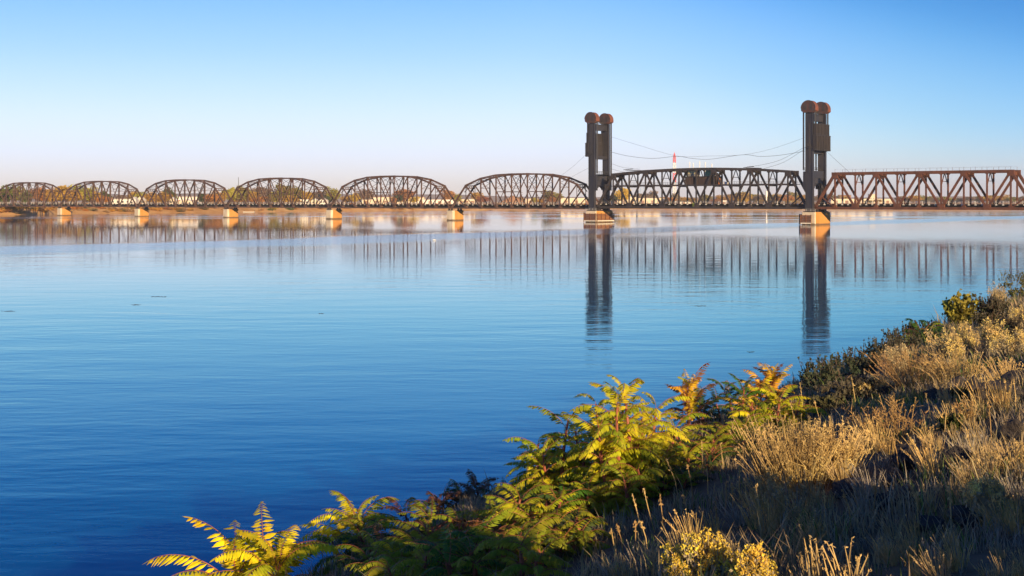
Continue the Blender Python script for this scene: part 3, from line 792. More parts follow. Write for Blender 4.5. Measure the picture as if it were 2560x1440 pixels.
T = [  # px, y of top, width in px, colour, metres inland
 (-40,462,70,'olive',30),(8,465,46,'green',25),(40,459,52,'olive',60),(62,476,28,'green',40),(104,466,40,'orange',50),(128,472,36,'golden',35),(157,463,50,'golden',60),(182,470,36,'golden',40),
 (208,464,52,'yellow-green',45),(232,472,36,'golden',60),(262,477,30,'dark green',90),(256,489,34,'orange',30),(300,486,30,'grey-brown',160),(335,479,34,'golden',80),(352,476,30,'yellow-green',60),(322,490,22,'grey-brown',110),
 (378,476,32,'golden',45),(404,479,40,'golden',35),(423,468,26,'dark green',90),(432,480,22,'green',110),(506,484,24,'dark green',80),(530,483,36,'orange',50),(552,478,30,'golden',60),(545,494,24,'orange',30),(578,468,36,'yellow-green',60),(597,464,30,'olive',80),
 (612,468,34,'olive',50),(634,478,30,'golden',40),(655,463,46,'grey-brown',110),(642,492,34,'orange',30),(684,476,30,'olive',90),(708,458,44,'olive',75),(742,466,40,'olive',90),(722,488,40,'golden',40),(768,478,28,'golden',60),(797,474,44,'grey-brown',140),(836,469,34,'olive',90),(816,488,22,'dark green',70),
 (866,488,28,'golden',80),(888,482,24,'yellow',60),(916,472,40,'grey-brown',160),(998,486,20,'dark green',90),(1012,470,44,'orange',130),(1033,492,24,'yellow',50),(985,492,18,'orange',60),(1120,472,34,'orange',130),(1142,484,22,'olive',120),
 (1190,479,26,'golden',140),(1204,490,28,'red-brown',60),(1336,492,14,'yellow-green',60),(1384,477,50,'olive',90),(1380,490,24,'orange',55),(1350,497,20,'golden',60),
 (1528,488,26,'grey-brown',150),(1546,482,24,'green',120),(1562,469,30,'yellow',110),(1600,481,26,'grey-brown',200),(1626,478,34,'grey-brown',220),(1688,480,26,'grey-brown',160),(1676,492,30,'orange',100),(1706,492,24,'golden',110),(1728,494,24,'golden',90),
 (1762,486,26,'olive',160),(1790,496,24,'orange',90),(1806,488,34,'golden',120),(1828,482,38,'golden',140),(1846,478,30,'olive',180),(1866,480,36,'golden',140),(1884,484,32,'olive',170),(1904,486,30,'grey-brown',150),(1926,484,34,'olive',180),(1944,486,34,'golden',150),(1966,484,38,'orange',130),(1986,478,34,'olive',190),(2006,486,30,'golden',140),(1854,497,30,'yellow',60),(1898,499,30,'golden',60),(1980,500,34,'yellow',60),
 (2046,488,30,'grey-brown',200),(2074,482,30,'grey-brown',260),(2090,488,24,'grey-brown',220),(2176,500,22,'olive',90),(2196,498,20,'golden',90),(2256,490,30,'grey-brown',180),(2284,487,34,'golden',170),(2310,489,36,'olive',200),(2338,492,30,'grey-brown',180),(2366,491,36,'olive',170),(2392,494,30,'grey-brown',200),(2420,491,34,'grey-brown',180),(2448,490,36,'olive',190),(2476,486,42,'golden',170),(2504,487,34,'golden',190),(2530,490,36,'olive',180),(2558,489,36,'grey-brown',170),(2600,488,46,'olive',170)]
for i,(px,yt,wd,c,zo) in enumerate(T):
    o = far_tree(px,yt,wd,c,zo,i)
    lab = f'{describe(yt,wd)} {c} tree on far shore behind {behind(px)}'
    tag(o, lab, 'tree', f'{c} trees behind {behind(px)}')
# second line of smaller trees and hedge plants far inland fills the gaps between the named ones
rng = random.Random(9)
for i in range(46):
    px = rng.uniform(180,2600); c = rng.choice(['grey-brown','olive','golden','orange','grey-brown'])
    o = far_tree(px, rng.uniform(490,497), rng.uniform(18,34), c, rng.uniform(260,520), i)
    tag(o, f'hazy low {c} tree inland behind {behind(px)}', 'tree', f'hazy {c} trees inland behind {behind(px)}')
# shrubs along the far bank
SHR = []
for k in range(5):
    rng = random.Random(80+k); b = MB(); blobs = [(rng.uniform(-.3,.3),rng.uniform(-.25,.25),rng.uniform(.25,.5),rng.uniform(.25,.4),rng.uniform(.25,.4),rng.uniform(.25,.4)) for _ in range(5)]
    leaf_cloud(b, blobs, 260, .17, rng); SHR.append(b.mesh('foliage', M['shrub']))
rng = random.Random(12)
SC = {'golden':(.68,.38,.06),'orange':(.64,.26,.045),'olive':(.30,.22,.07),'tan':(.55,.36,.17),'green':(.15,.19,.05),'yellow':(.62,.48,.05)}
def bank_shrub(px, dz, wd, h, c, k):
    Z = shore_z(px)+dz; o = link('bank_shrub', SHR[k%5]); o.location = ((px-CX)/F*Z, Z, land(px,Z)-.15)
    o.scale = (wd,wd,h); o.rotation_euler.z = k*1.1; cc = SC[c]; o.color = (*cc,1)
    tag(o, f'{c} shrub on the far bank below {behind(px).replace("behind ","")}', 'shrub', f'{c} shrubs on the far bank below {behind(px)}')
for i in range(190):
    px = rng.choice([rng.uniform(-60,860), rng.uniform(0,560), rng.uniform(860,1480)]); k = rng.random()
    c = rng.choice(['golden','orange','tan','tan','olive','golden'])
    bank_shrub(px, rng.uniform(3,26), rng.uniform(4,10), rng.uniform(1.8,3.6), c, i)
for px,dz,wd,h,c in ((10,6,13,4.2,'golden'),(30,12,10,3.5,'olive'),(682,6,9,3.2,'yellow'),(676,4,6,2.4,'green'),(724,6,8,3.4,'green'),(735,6,9,3.0,'golden'),(128,16,5,2.2,'green'),(140,18,5,2.2,'green'),(120,18,4,2,'green'),(45,14,10,3,'golden'),(508,8,11,3.6,'olive')):
    bank_shrub(px,dz,wd,h,c,int(px))

# ------------------------------------------------------------------ far shore: buildings
def far_building(name, cat, label, p0, p1, ytop, ybase, zoff, wall, roof, gable=0, doors=0, wins=0, group=None):
    pc = (p0+p1)/2; Z = shore_z(pc)+zoff; x0,x1 = (p0-CX)/F*Z, (p1-CX)/F*Z
    zb = land(pc,Z)-.1; ht = EYE+(HY-ytop)/F*Z - zb; W = x1-x0; dp = min(max(W*.45,8),40)
    root = empty(name, ((x0+x1)/2, Z, zb)); he = ht-gable
    b = MB(); b.box(-W/2,W/2,0,dp,0,he)
    if gable:
        b.add([(-W/2,0,he),(W/2,0,he),(0,0,ht-.05),(-W/2,dp,he),(W/2,dp,he),(0,dp,ht-.05)],[(0,1,2),(5,4,3)])
    wl = b.build('wall', wall, root)
    b = MB()
    if gable:
        for s in (-1,1): b.add([(s*W/2*1.06,-.4,he-.1*gable),(0,-.4,ht),(0,dp+.4,ht),(s*W/2*1.06,dp+.4,he-.1*gable),(s*W/2*1.06,-.4,he-.1*gable+.3),(0,-.4,ht+.3),(0,dp+.4,ht+.3),(s*W/2*1.06,dp+.4,he-.1*gable+.3)],[(0,1,2,3),(4,5,6,7),(0,1,5,4),(1,2,6,5),(2,3,7,6),(3,0,4,7)])
    else: b.box(-W/2-.4,W/2+.4,-.4,dp+.4,he+.002,he+.5)
    b.build('roof', roof, root)
    for i in range(doors):
        x = -W/2+W*(i+.5)/doors; b = MB(); b.box(x-1.8,x+1.8,-.06,-.002,0,min(3.6,he*.7)); b.build('door', M['roofbrown'], root)
    for i in range(wins):
        x = -W/2+W*(i+.5)/wins; b = MB(); b.box(x-.7,x+.7,-.06,-.002,he*.45,he*.45+1.4); b.build('window', M['glass'], root)
    tag(root, label, cat, group); return root
FB = far_building
FB('house','house','white gabled house among golden trees behind the second arched span',326,340,493,508,30,M['whitewall'],M['whitewall'],2.2,0,2)
FB('house','house','pale house with a wide gable beside the second bridge pier from the left bank',340,360,492,508,46,M['cream'],M['whitewall'],2.6,1,2)
FB('house','house','long low white house behind the second arched span, left of the gabled one',276,325,499,508,40,M['whitewall'],M['roofpale'],0,0,4)
FB('house','house','cream house with a pale hipped roof behind the third arched span',424,438,494,508,40,M['cream'],M['whitewall'],2.2,0,2)
FB('warehouse','building','long white flat-roofed building behind the middle of the third arched span',436,496,493,507,120,M['whitewall'],M['roofpale'],0,3,0)
FB('house','house','low white-roofed house behind the third arched span near an orange bush',448,482,499,509,30,M['cream'],M['whitewall'],1.6,1,2)
FB('house','house','white house half hidden by trees behind the fourth arched span',750,770,500,508,30,M['whitewall'],M['whitewall'],0,0,3)
FB('house','house','two-storey white house at the right end of the fourth arched span',800,818,496,508,50,M['whitewall'],M['roofpale'],1.8,0,3)
FB('house','house','small pale gabled house behind the right foot of the fourth arched span',778,797,497,508,40,M['cream'],M['whitewall'],2,0,2)
FB('warehouse','building','long cream warehouse behind the left half of the fifth arched span',905,1000,499,509,140,M['cream'],M['roofpale'],0,4,0)
FB('warehouse','building','white low warehouse behind the right half of the fifth arched span',1040,1135,500,510,120,M['whitewall'],M['roofpale'],0,4,0)
FB('warehouse','building','tan field shed far inland behind the fifth arched span',930,1060,493,502,420,M['cream'],M['roofbrown'],0,0,0)
FB('warehouse','building','cream warehouse behind the left foot of the arched span next to the lift tower',1146,1188,499,510,120,M['cream'],M['roofpale'],0,3,0)
FB('hall','building','wide brick hall with a dark roof behind the arched span nearest the lift towers',1252,1314,489,509,60,M['roofbrown'],M['roofdark'],7,2,4)
FB('warehouse','building','pale warehouse right of the dark-roofed hall on the far shore',1314,1362,498,510,130,M['cream'],M['roofpale'],0,2,0)
FB('warehouse','building','cream warehouse behind the left lift tower on the far shore',1402,1480,496,509,170,M['cream'],M['whitewall'],0,3,0)
FB('warehouse','building','bright white warehouse behind the left end of the lift span',1530,1590,494,509,150,M['cream'],M['whitewall'],0,3,0)
FB('warehouse','building','long cream warehouse left of the red and white mast',1594,1668,496,509,190,M['cream'],M['roofpale'],0,3,0)
FB('warehouse','building','low white building right of the red and white mast',1698,1744,498,510,130,M['whitewall'],M['roofpale'],0,2,0)
FB('house','house','small white building among golden trees behind the right half of the lift span',1790,1802,491,508,130,M['whitewall'],M['whitewall'],2,0,2)
FB('house','house','low white shed under golden trees behind the right half of the lift span',1806,1816,502,509,60,M['whitewall'],M['whitewall'],0,1,0)
FB('warehouse','building','very long cream warehouse behind the left part of the rusty span',2078,2232,498,510,170,M['cream'],M['roofpale'],0,6,0)
FB('warehouse','building','grey-brown block building above the long cream warehouse',2098,2128,488,500,330,M['roofbrown'],M['roofdark'],0,0,3)
FB('warehouse','building','pale square tower building behind the long cream warehouse',2174,2188,486,500,300,M['cream'],M['roofpale'],0,0,2)

# ---- masts, poles, docks, far pylons
Z = 1720.0; x = (1686-CX)/F*Z; root = empty('lattice_mast', (x,Z,7.0))
ytab = [(508,'white'),(480,'white'),(456,'white'),(432,'red'),(407,'white'),(383,'red')]
zz = [EYE+(HY-y)/F*Z-7.0 for y,_ in ytab]
def mast_section(z0,z1,w0,w1,mt,nm):
    b = MB()
    for sx in (-1,1):
        for sy in (-1,1): b.bar((sx*w0/2,sy*w0/2,z0),(sx*w1/2,sy*w1/2,z1), .5)
    n = max(2,int((z1-z0)/4)); 
    for i in range(n):
        a,c = i/n,(i+1)/n; za,zc = z0+(z1-z0)*a, z0+(z1-z0)*c; wa,wc = w0+(w1-w0)*a, w0+(w1-w0)*c
        for s in (-1,1):
            b.bar((-wa/2,s*wa/2,za),(wc/2,s*wc/2,zc), .4); b.bar((wa/2,s*wa/2,za),(-wc/2,s*wc/2,zc), .4)
            b.bar((s*wa/2,-wa/2,za),(s*wc/2,wc/2,zc), .4); b.bar((s*wa/2,wa/2,za),(s*wc/2,-wc/2,zc), .4)
    if mt is M['red'] and z1 > 55: b.bar((0,0,z1-6),(0,0,z1+1.5), .5)
    b.build(nm, mt, root)
mast_section(0,zz[2],3.8,3.6,M['white'],'white_section'); mast_section(zz[2]+.01,zz[3],3.6,3.4,M['red'],'red_section')
mast_section(zz[3]+.01,zz[4],3.4,3.2,M['white'],'white_section'); mast_section(zz[4]+.01,zz[5]-5,3.2,2.9,M['red'],'red_section'); mast_section(zz[5]-4.99,zz[5],2.9,.5,M['red'],'red_section')
tag(root, 'tall red and white banded lattice mast on the far shore behind the lift span', 'mast')
Z = 1560.0; b = MB(); root = empty('slender_tower', ((1916-CX)/F*Z, Z, 6.0))
b.tube([(0,0,0),(0,0,7.5)], [.75,.7], 10); b.build('column', M['white'], root)
b = MB(); b.tube([(0,0,7.5),(0,0,8.2),(0,0,14.6),(0,0,15.0)], [.7,1.35,1.35,.9], 10); b.build('tank', M['white'], root)
tag(root, 'slender white tower among golden trees behind the lift span', 'tower')
def pole(px, ytop, Z, label, arm=True):
    zb = land(px,Z); h = EYE+(HY-ytop)/F*Z-zb; root = empty('utility_pole' if arm else 'thin_mast', ((px-CX)/F*Z,Z,zb))
    b = MB(); b.tube([(0,0,0),(0,0,h)], [.28,.2], 6); b.build('pole', M['bark'] if arm else M['wire'], root)
    if arm:
        for d in (1.0,3.0): b = MB(); b.bar((-1.8,0,h-d),(1.8,0,h-d), .3); b.build('crossarm', M['bark'], root)
    tag(root, label, 'utility pole' if arm else 'mast')
pole(1303,479,1450,'wooden utility pole rising beside the dark-roofed hall')
pole(1016,482,1300,'wooden utility pole in front of the big orange tree behind the fifth arched span')
pole(310,480,1010,'pale utility pole on the far shore behind the second arched span')
pole(596,443,1080,'hair-thin mast rising above the trees between the third and fourth arched spans',False)
pole(72,488,860,'pale pole standing on the left bank behind the leftmost arched span')
for px,lab in ((1606,'faint pale blue bridge pylon far away behind the left part of the lift span'),(1856,'faint pale blue bridge pylon far away above golden trees behind the lift span')):
    Z = 3600; root = empty('far_pylon', ((px-CX)/F*Z,Z,6))
    b = MB(); h = EYE+(HY-467)/F*Z-6
    for s in (-1,1): b.bar((s*5,0,0),(s*4,0,h), 2.2)
    b.bar((-4.2,0,h*.8),(4.2,0,h*.8),1.6); b.build('pylon', M['skyblue'], root)
    b = MB()
    for s in (-1,1):
        for k in range(4): b.bar((s*4,0,h-2-k*3),(s*(15+k*0+6*k),0,4), .5)
    b.build('stay_cable', M['skyblue'], root); tag(root, lab, 'bridge pylon')
def dock(p0,p1,y,label):
    Z = EYE*F/(y-HY)-2; x0,x1 = (p0-CX)/F*Z,(p1-CX)/F*Z; root = empty('floating_dock', ((x0+x1)/2,Z,0)); W = x1-x0
    b = MB(); b.box(-W/2,W/2,-1.2,1.2,.15,.55); b.build('deck_boards', M['cream'], root)
    b = MB(); b.box(-W/2+.2,W/2-.2,-1.0,1.0,-.3,.148); b.build('float', M['bark'], root)
    for s in (-1,1): b = MB(); b.tube([(s*(W/2-.5),1.3,-1),(s*(W/2-.5),1.3,1.6)], .14, 6); b.build('mooring_pile', M['bark'], root)
    tag(root, label, 'dock')
dock(608,637,530.6,'long cream floating dock right of the third pier from the left bank')
dock(272,281,533.2,'short pale floating dock on the far shore under the second arched span')

# drifting weed on the river
def drift(px, py, wpx, label, k):
    Z = EYE*F/(py-HY); W = wpx/F*Z; rng = random.Random(k); b = MB()
    for i in range(14):
        x = rng.gauss(0,W*.24); y = rng.uniform(-.35,.35)*W; a = rng.uniform(-.5,.5); l = W*rng.uniform(.1,.28)
        b.tube([(x-l/2,y-a*l/2,-.01),(x,y,.012),(x+l/2,y+a*l/2,-.01)], [.006,.012+.003*W,.006], 5)
    o = b.build('drifting_weed', M['deck']); o.location = ((px-CX)/F*Z,Z,0); tag(o, label, 'drifting weed', 'weed drifting on the river')
for i,(px,py,wpx,lab) in enumerate(((392,742,34,'longest dark strand of weed floating on open water at far left'),(336,762,24,'dark weed strand floating just nearer than the longest one at far left'),(25,778,24,'dark weed strand floating at the left edge of the river'),
      (804,784,14,'short dark weed clump floating in mid-river'),(1750,765,30,'weed strand floating between the two tower reflections'),(1875,880,18,'weed strand floating beside the end of the right tower reflection'))):
    drift(px,py,wpx,lab,i)
# gull
Z = EYE*F/(601.5-HY); root = empty('gull', ((1086-CX)/F*Z,Z,0))
b = MB(); b.tube([(-.30,0,.10),(-.15,0,.13),(.05,0,.15),(.22,0,.13),(.40,0,.17)], [.03,.11,.13,.09,.02], 8); b.tube([(-.2,0,.16),(-.27,0,.28),(-.34,0,.32),(-.42,0,.31)], [.06,.05,.06,.015], 7)
b.build('body', M['white'], root, True); b = MB()
for s in (-1,1): b.add([(-.1,s*.12,.17),(.15,s*.13,.19),(.48,s*.03,.18),(.1,s*.10,.10)],[(0,1,2,3)])
b.build('wing', M['roofpale'], root); tag(root,'tiny white gull floating in the light ruffled strip of the river','gull')

# ------------------------------------------------------------------ foreground: sumac-like plants with feather leaves
def leaflet(b, o, d, side, up, L, wd, curl):
    """one narrow folded leaflet from o along d, drooping"""
    pts = []; p = Vector(o); dd = Vector(d)
    for i in range(4):
        pts.append(p.copy()); dd = (dd - up*curl*.33).normalized(); p = p + dd*L/3
    s = side.normalized()*wd/2; dn = up*(-wd*.18)
    l1, r1 = pts[1]+s+dn, pts[1]-s+dn; l2, r2 = pts[2]+s*.8+dn, pts[2]-s*.8+dn
    b.add([pts[0],pts[1],pts[2],pts[3],l1,r1,l2,r2], [(0,1,4),(0,5,1),(1,2,6,4),(1,5,7,2),(2,3,6),(2,7,3)])
FRONDS = []
for k in range(10):
    rng = random.Random(200+k); b = MB(); b.mi = 1
    e0, e1 = R(rng.uniform(30,55)), R(rng.uniform(-65,-20)); n = 21; pts = [Vector((0,0,0))]; dirs = []; yaw = 0; bend = rng.uniform(-.022,.022)
    for i in range(n):
        e = e0+(e1-e0)*(i/(n-1))**1.1; yaw += bend+rng.uniform(-.02,.02)
        d = Vector((math.cos(e)*math.cos(yaw), math.cos(e)*math.sin(yaw), math.sin(e))); dirs.append(d); pts.append(pts[-1]+d/n)
    b.tube(pts, [.008*(1-.75*i/n) for i in range(n+1)], 4); b.mi = 0
    hang = rng.uniform(.25,.7)
    for i in range(3, n+1):
        f = i/n; d = dirs[i-1]; prof = .21*(math.sin(math.pi*min(1,(f-.02)*.84+.1))**.6)*rng.uniform(.9,1.08)
        up = Vector((0,0,1)); up = (up-d*up.dot(d)).normalized(); sdv = d.cross(up)
        for s_ in (-1,1):
            if rng.random() < .07: continue
            dl = (sdv*s_*.86 + d*(.30+.3*f+rng.uniform(-.07,.07)) - up*(hang*.5+rng.uniform(-.12,.12))).normalized()
            leaflet(b, pts[i]+d*rng.uniform(-.01,.01), dl, dl.cross(up), up, prof*rng.uniform(.85,1.1), .044*rng.uniform(.85,1.15), rng.uniform(.3,.8)+.4*hang)
    leaflet(b, pts[n], dirs[-1], dirs[-1].cross(Vector((0,0,1))), Vector((0,0,1)), .12, .05, .4)
    FRONDS.append(b.mesh('frond', [M['leaf'], M['redstem']]))
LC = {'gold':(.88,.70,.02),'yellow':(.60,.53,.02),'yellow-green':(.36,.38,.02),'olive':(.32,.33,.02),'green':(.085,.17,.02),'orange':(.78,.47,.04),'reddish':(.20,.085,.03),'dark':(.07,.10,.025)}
def sumac(loc, h, stems, nf, fl, cols, label, seed, spread=.5, upright=0.0, lean=(0,0)):
    rng = random.Random(seed); root = empty('sumac_bush', loc)
    for si in range(stems):
        a = rng.random()*6.28 if stems > 1 else 0; sp = spread*(0 if si==0 else rng.uniform(.5,1)); hh = h*(1 if si==0 else rng.uniform(.6,.92))
        top = Vector((sp*math.cos(a)+lean[0], sp*math.sin(a)+lean[1], hh)); p0_ = Vector((.12*math.cos(a),.12*math.sin(a),-.15))
        pts = [p0_.lerp(top,q)+Vector((rng.uniform(-.03,.03),rng.uniform(-.03,.03),0))*(1 if 0<q<1 else 0) for q in (0,.33,.66,1)]
        b = MB(); b.tube(pts, [.03,.024,.018,.008], 6); b.build('stem', M['redstem'], root)
        nn = int(nf*1.5)
        for i in range(nn):
            q = 1-.62*(i/(nn-1))**.9
            j = min(2,int(q*3)); p = pts[j].lerp(pts[j+1], q*3-j) if q < 1 else pts[3]
            f = link('frond', rng.choice(FRONDS), root); f.location = p
            s = fl*.93*rng.uniform(.72,1.12)*(1-.25*(i==0)); f.scale = (s,s,s)
            pitch = R(upright*55 + 26 - 52*(i/nn) + rng.uniform(-14,14)); f.rotation_euler = (rng.uniform(-.28,.28), -pitch, i*2.399+seed+rng.uniform(-.3,.3))
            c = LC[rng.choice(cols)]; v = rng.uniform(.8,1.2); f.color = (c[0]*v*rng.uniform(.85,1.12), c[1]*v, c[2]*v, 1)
    tag(root, label, 'sumac bush'); return root
def zat(px, py, Z): return EYE-(py-HY)/F*Z
SUM = [ # px of the crown, py of the crown top of stem, distance, stems, fronds per stem, frond length, colours, label, spread, upright
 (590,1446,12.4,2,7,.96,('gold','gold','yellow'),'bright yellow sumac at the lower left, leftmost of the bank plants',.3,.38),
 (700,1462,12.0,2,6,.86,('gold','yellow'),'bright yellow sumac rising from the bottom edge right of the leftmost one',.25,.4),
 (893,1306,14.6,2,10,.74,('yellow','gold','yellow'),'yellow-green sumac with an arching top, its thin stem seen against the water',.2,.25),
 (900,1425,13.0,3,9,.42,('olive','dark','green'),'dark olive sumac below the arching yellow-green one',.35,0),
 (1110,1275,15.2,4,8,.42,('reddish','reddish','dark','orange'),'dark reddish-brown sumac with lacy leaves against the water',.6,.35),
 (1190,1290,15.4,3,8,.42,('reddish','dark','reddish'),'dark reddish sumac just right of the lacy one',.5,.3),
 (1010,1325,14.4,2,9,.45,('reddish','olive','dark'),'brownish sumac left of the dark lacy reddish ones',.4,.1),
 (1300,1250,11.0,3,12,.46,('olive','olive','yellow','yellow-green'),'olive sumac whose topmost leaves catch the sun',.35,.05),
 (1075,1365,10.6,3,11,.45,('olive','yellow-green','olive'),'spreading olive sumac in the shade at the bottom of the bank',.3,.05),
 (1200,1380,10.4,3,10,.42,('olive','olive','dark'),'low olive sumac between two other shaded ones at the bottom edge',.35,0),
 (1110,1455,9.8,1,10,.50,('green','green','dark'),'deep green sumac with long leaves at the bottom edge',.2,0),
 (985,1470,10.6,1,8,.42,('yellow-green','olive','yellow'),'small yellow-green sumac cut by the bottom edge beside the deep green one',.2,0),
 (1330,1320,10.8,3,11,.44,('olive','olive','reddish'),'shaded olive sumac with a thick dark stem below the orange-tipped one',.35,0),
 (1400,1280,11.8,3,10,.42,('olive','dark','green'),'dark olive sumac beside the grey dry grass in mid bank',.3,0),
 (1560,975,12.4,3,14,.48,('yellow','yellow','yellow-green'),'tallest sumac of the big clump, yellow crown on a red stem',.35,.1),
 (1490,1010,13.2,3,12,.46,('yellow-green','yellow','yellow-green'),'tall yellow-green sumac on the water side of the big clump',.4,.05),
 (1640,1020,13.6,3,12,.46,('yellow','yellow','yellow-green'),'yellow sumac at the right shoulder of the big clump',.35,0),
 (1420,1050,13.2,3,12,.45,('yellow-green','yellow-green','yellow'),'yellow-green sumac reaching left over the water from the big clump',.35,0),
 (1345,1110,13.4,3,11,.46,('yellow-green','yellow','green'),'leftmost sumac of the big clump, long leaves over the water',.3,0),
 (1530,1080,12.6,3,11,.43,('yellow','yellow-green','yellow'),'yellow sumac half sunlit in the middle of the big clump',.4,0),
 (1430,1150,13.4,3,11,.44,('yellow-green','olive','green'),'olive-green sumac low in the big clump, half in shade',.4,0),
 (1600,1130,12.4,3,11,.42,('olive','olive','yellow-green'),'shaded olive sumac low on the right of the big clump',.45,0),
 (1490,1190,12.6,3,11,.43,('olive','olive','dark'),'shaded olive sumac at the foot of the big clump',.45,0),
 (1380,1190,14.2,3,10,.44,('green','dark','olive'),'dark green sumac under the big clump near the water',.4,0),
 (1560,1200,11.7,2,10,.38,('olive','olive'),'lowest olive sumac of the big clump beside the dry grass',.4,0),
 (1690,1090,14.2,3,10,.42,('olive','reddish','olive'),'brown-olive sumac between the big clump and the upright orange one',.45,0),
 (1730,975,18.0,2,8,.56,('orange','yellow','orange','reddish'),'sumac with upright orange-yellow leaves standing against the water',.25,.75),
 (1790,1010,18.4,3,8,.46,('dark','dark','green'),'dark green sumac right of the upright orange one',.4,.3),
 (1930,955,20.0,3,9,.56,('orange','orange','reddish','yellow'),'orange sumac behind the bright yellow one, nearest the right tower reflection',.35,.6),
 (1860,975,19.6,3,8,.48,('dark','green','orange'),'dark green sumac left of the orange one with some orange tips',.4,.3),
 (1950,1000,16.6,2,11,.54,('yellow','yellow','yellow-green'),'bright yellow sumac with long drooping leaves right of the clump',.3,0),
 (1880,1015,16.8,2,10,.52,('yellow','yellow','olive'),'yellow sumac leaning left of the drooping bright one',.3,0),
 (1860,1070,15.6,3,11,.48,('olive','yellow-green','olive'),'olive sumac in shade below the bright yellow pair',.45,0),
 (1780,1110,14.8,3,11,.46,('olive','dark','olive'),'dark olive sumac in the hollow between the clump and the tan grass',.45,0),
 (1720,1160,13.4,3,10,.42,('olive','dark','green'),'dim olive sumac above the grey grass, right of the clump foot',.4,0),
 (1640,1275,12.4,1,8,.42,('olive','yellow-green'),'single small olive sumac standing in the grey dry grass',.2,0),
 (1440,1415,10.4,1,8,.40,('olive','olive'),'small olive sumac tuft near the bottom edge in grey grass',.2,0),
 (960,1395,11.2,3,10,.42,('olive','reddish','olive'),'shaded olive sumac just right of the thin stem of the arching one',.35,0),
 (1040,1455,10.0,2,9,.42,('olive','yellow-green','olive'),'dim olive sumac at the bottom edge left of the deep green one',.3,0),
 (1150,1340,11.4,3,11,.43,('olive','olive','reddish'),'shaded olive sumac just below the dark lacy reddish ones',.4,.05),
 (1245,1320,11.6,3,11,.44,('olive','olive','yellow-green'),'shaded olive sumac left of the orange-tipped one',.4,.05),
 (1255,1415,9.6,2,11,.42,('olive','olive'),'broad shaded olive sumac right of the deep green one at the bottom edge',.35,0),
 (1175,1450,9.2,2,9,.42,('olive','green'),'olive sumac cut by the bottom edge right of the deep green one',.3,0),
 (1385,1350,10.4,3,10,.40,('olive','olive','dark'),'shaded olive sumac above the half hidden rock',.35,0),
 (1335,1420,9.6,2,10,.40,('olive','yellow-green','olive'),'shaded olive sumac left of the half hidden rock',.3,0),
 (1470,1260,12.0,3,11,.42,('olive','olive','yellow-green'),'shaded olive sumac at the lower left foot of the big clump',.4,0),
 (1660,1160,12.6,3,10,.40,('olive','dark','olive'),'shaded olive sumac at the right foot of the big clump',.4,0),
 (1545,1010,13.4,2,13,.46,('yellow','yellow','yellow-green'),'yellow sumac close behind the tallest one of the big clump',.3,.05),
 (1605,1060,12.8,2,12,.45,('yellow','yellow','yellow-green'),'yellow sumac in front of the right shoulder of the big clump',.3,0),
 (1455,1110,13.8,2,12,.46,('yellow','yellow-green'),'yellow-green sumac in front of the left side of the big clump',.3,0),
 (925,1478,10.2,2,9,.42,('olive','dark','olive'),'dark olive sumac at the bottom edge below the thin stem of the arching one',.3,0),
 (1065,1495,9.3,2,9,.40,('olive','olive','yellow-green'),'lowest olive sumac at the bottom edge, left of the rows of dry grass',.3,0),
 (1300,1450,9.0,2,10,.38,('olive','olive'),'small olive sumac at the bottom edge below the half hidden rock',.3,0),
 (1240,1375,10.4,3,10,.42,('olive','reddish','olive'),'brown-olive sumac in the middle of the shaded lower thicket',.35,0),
 (2325,822,31.0,2,8,.72,('green','yellow-green','green'),'small green sumac sticking out left of the pale rabbitbrush',.3,.05)]
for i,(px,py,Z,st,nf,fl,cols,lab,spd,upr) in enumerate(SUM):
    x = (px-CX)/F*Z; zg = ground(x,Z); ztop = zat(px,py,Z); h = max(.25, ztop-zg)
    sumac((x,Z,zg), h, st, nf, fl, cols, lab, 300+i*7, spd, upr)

# ---- rabbitbrush: fans of fine stems, fluffy flower heads on top
def rabbitbrush(loc, h, wd, c, label, seed, n=150, lean=(0,0), stemc=(.50,.43,.27)):
    rng = random.Random(seed); root = empty('rabbitbrush', loc); b = MB(); f = MB()
    fans = [(rng.gauss(0,.26)*wd, rng.gauss(0,.24)*wd, rng.uniform(.5,1.08)) for _ in range(9)]; fans[0] = (0,0,1.05)
    for i in range(n):
        fx, fy, fh = fans[i%9]
        a = rng.random()*6.28; r = rng.random()**.55; out = r*wd*.22; hh = h*fh*(1-.25*r*r)*rng.uniform(.62,1.0)
        base = Vector((fx*.45+math.cos(a)*.04*r, fy*.45+math.sin(a)*.04*r, -.05)); top = Vector((fx+math.cos(a)*out+lean[0]*hh, fy+math.sin(a)*out+lean[1]*hh, hh))
        mid = base.lerp(top,.5)+Vector((rng.uniform(-.05,.05)*h,rng.uniform(-.05,.05)*h,.06*h)); b.tube([base,mid,top],[.006,.0045,.003],3)
        for k in range(2):
            q = mid.lerp(top,.3+.3*k); e = q+Vector((rng.uniform(-.1,.1),rng.uniform(-.1,.1),rng.uniform(.06,.16)))*h; b.tube([q,e],[.003,.002],3)
            for _ in range(3): f_leaf(f, e, .022*h+.006, rng, 1.5)
        for _ in range(12): f_leaf(f, top+Vector((rng.gauss(0,.026),rng.gauss(0,.026),rng.gauss(-.03,.04)))*h, .026*h+.008, rng, 1.5)
        for _ in range(5): f_leaf(b, base.lerp(top, rng.uniform(.3,.9))+Vector((rng.gauss(0,.02),rng.gauss(0,.02),0)), .03, rng, 1.6)
    s = b.build('stems', M['straw'], root); s.color = (*stemc,1); q = f.build('flower_heads', M['bloom'], root); q.color = (*c,1)
    tag(root, label, 'rabbitbrush'); return root
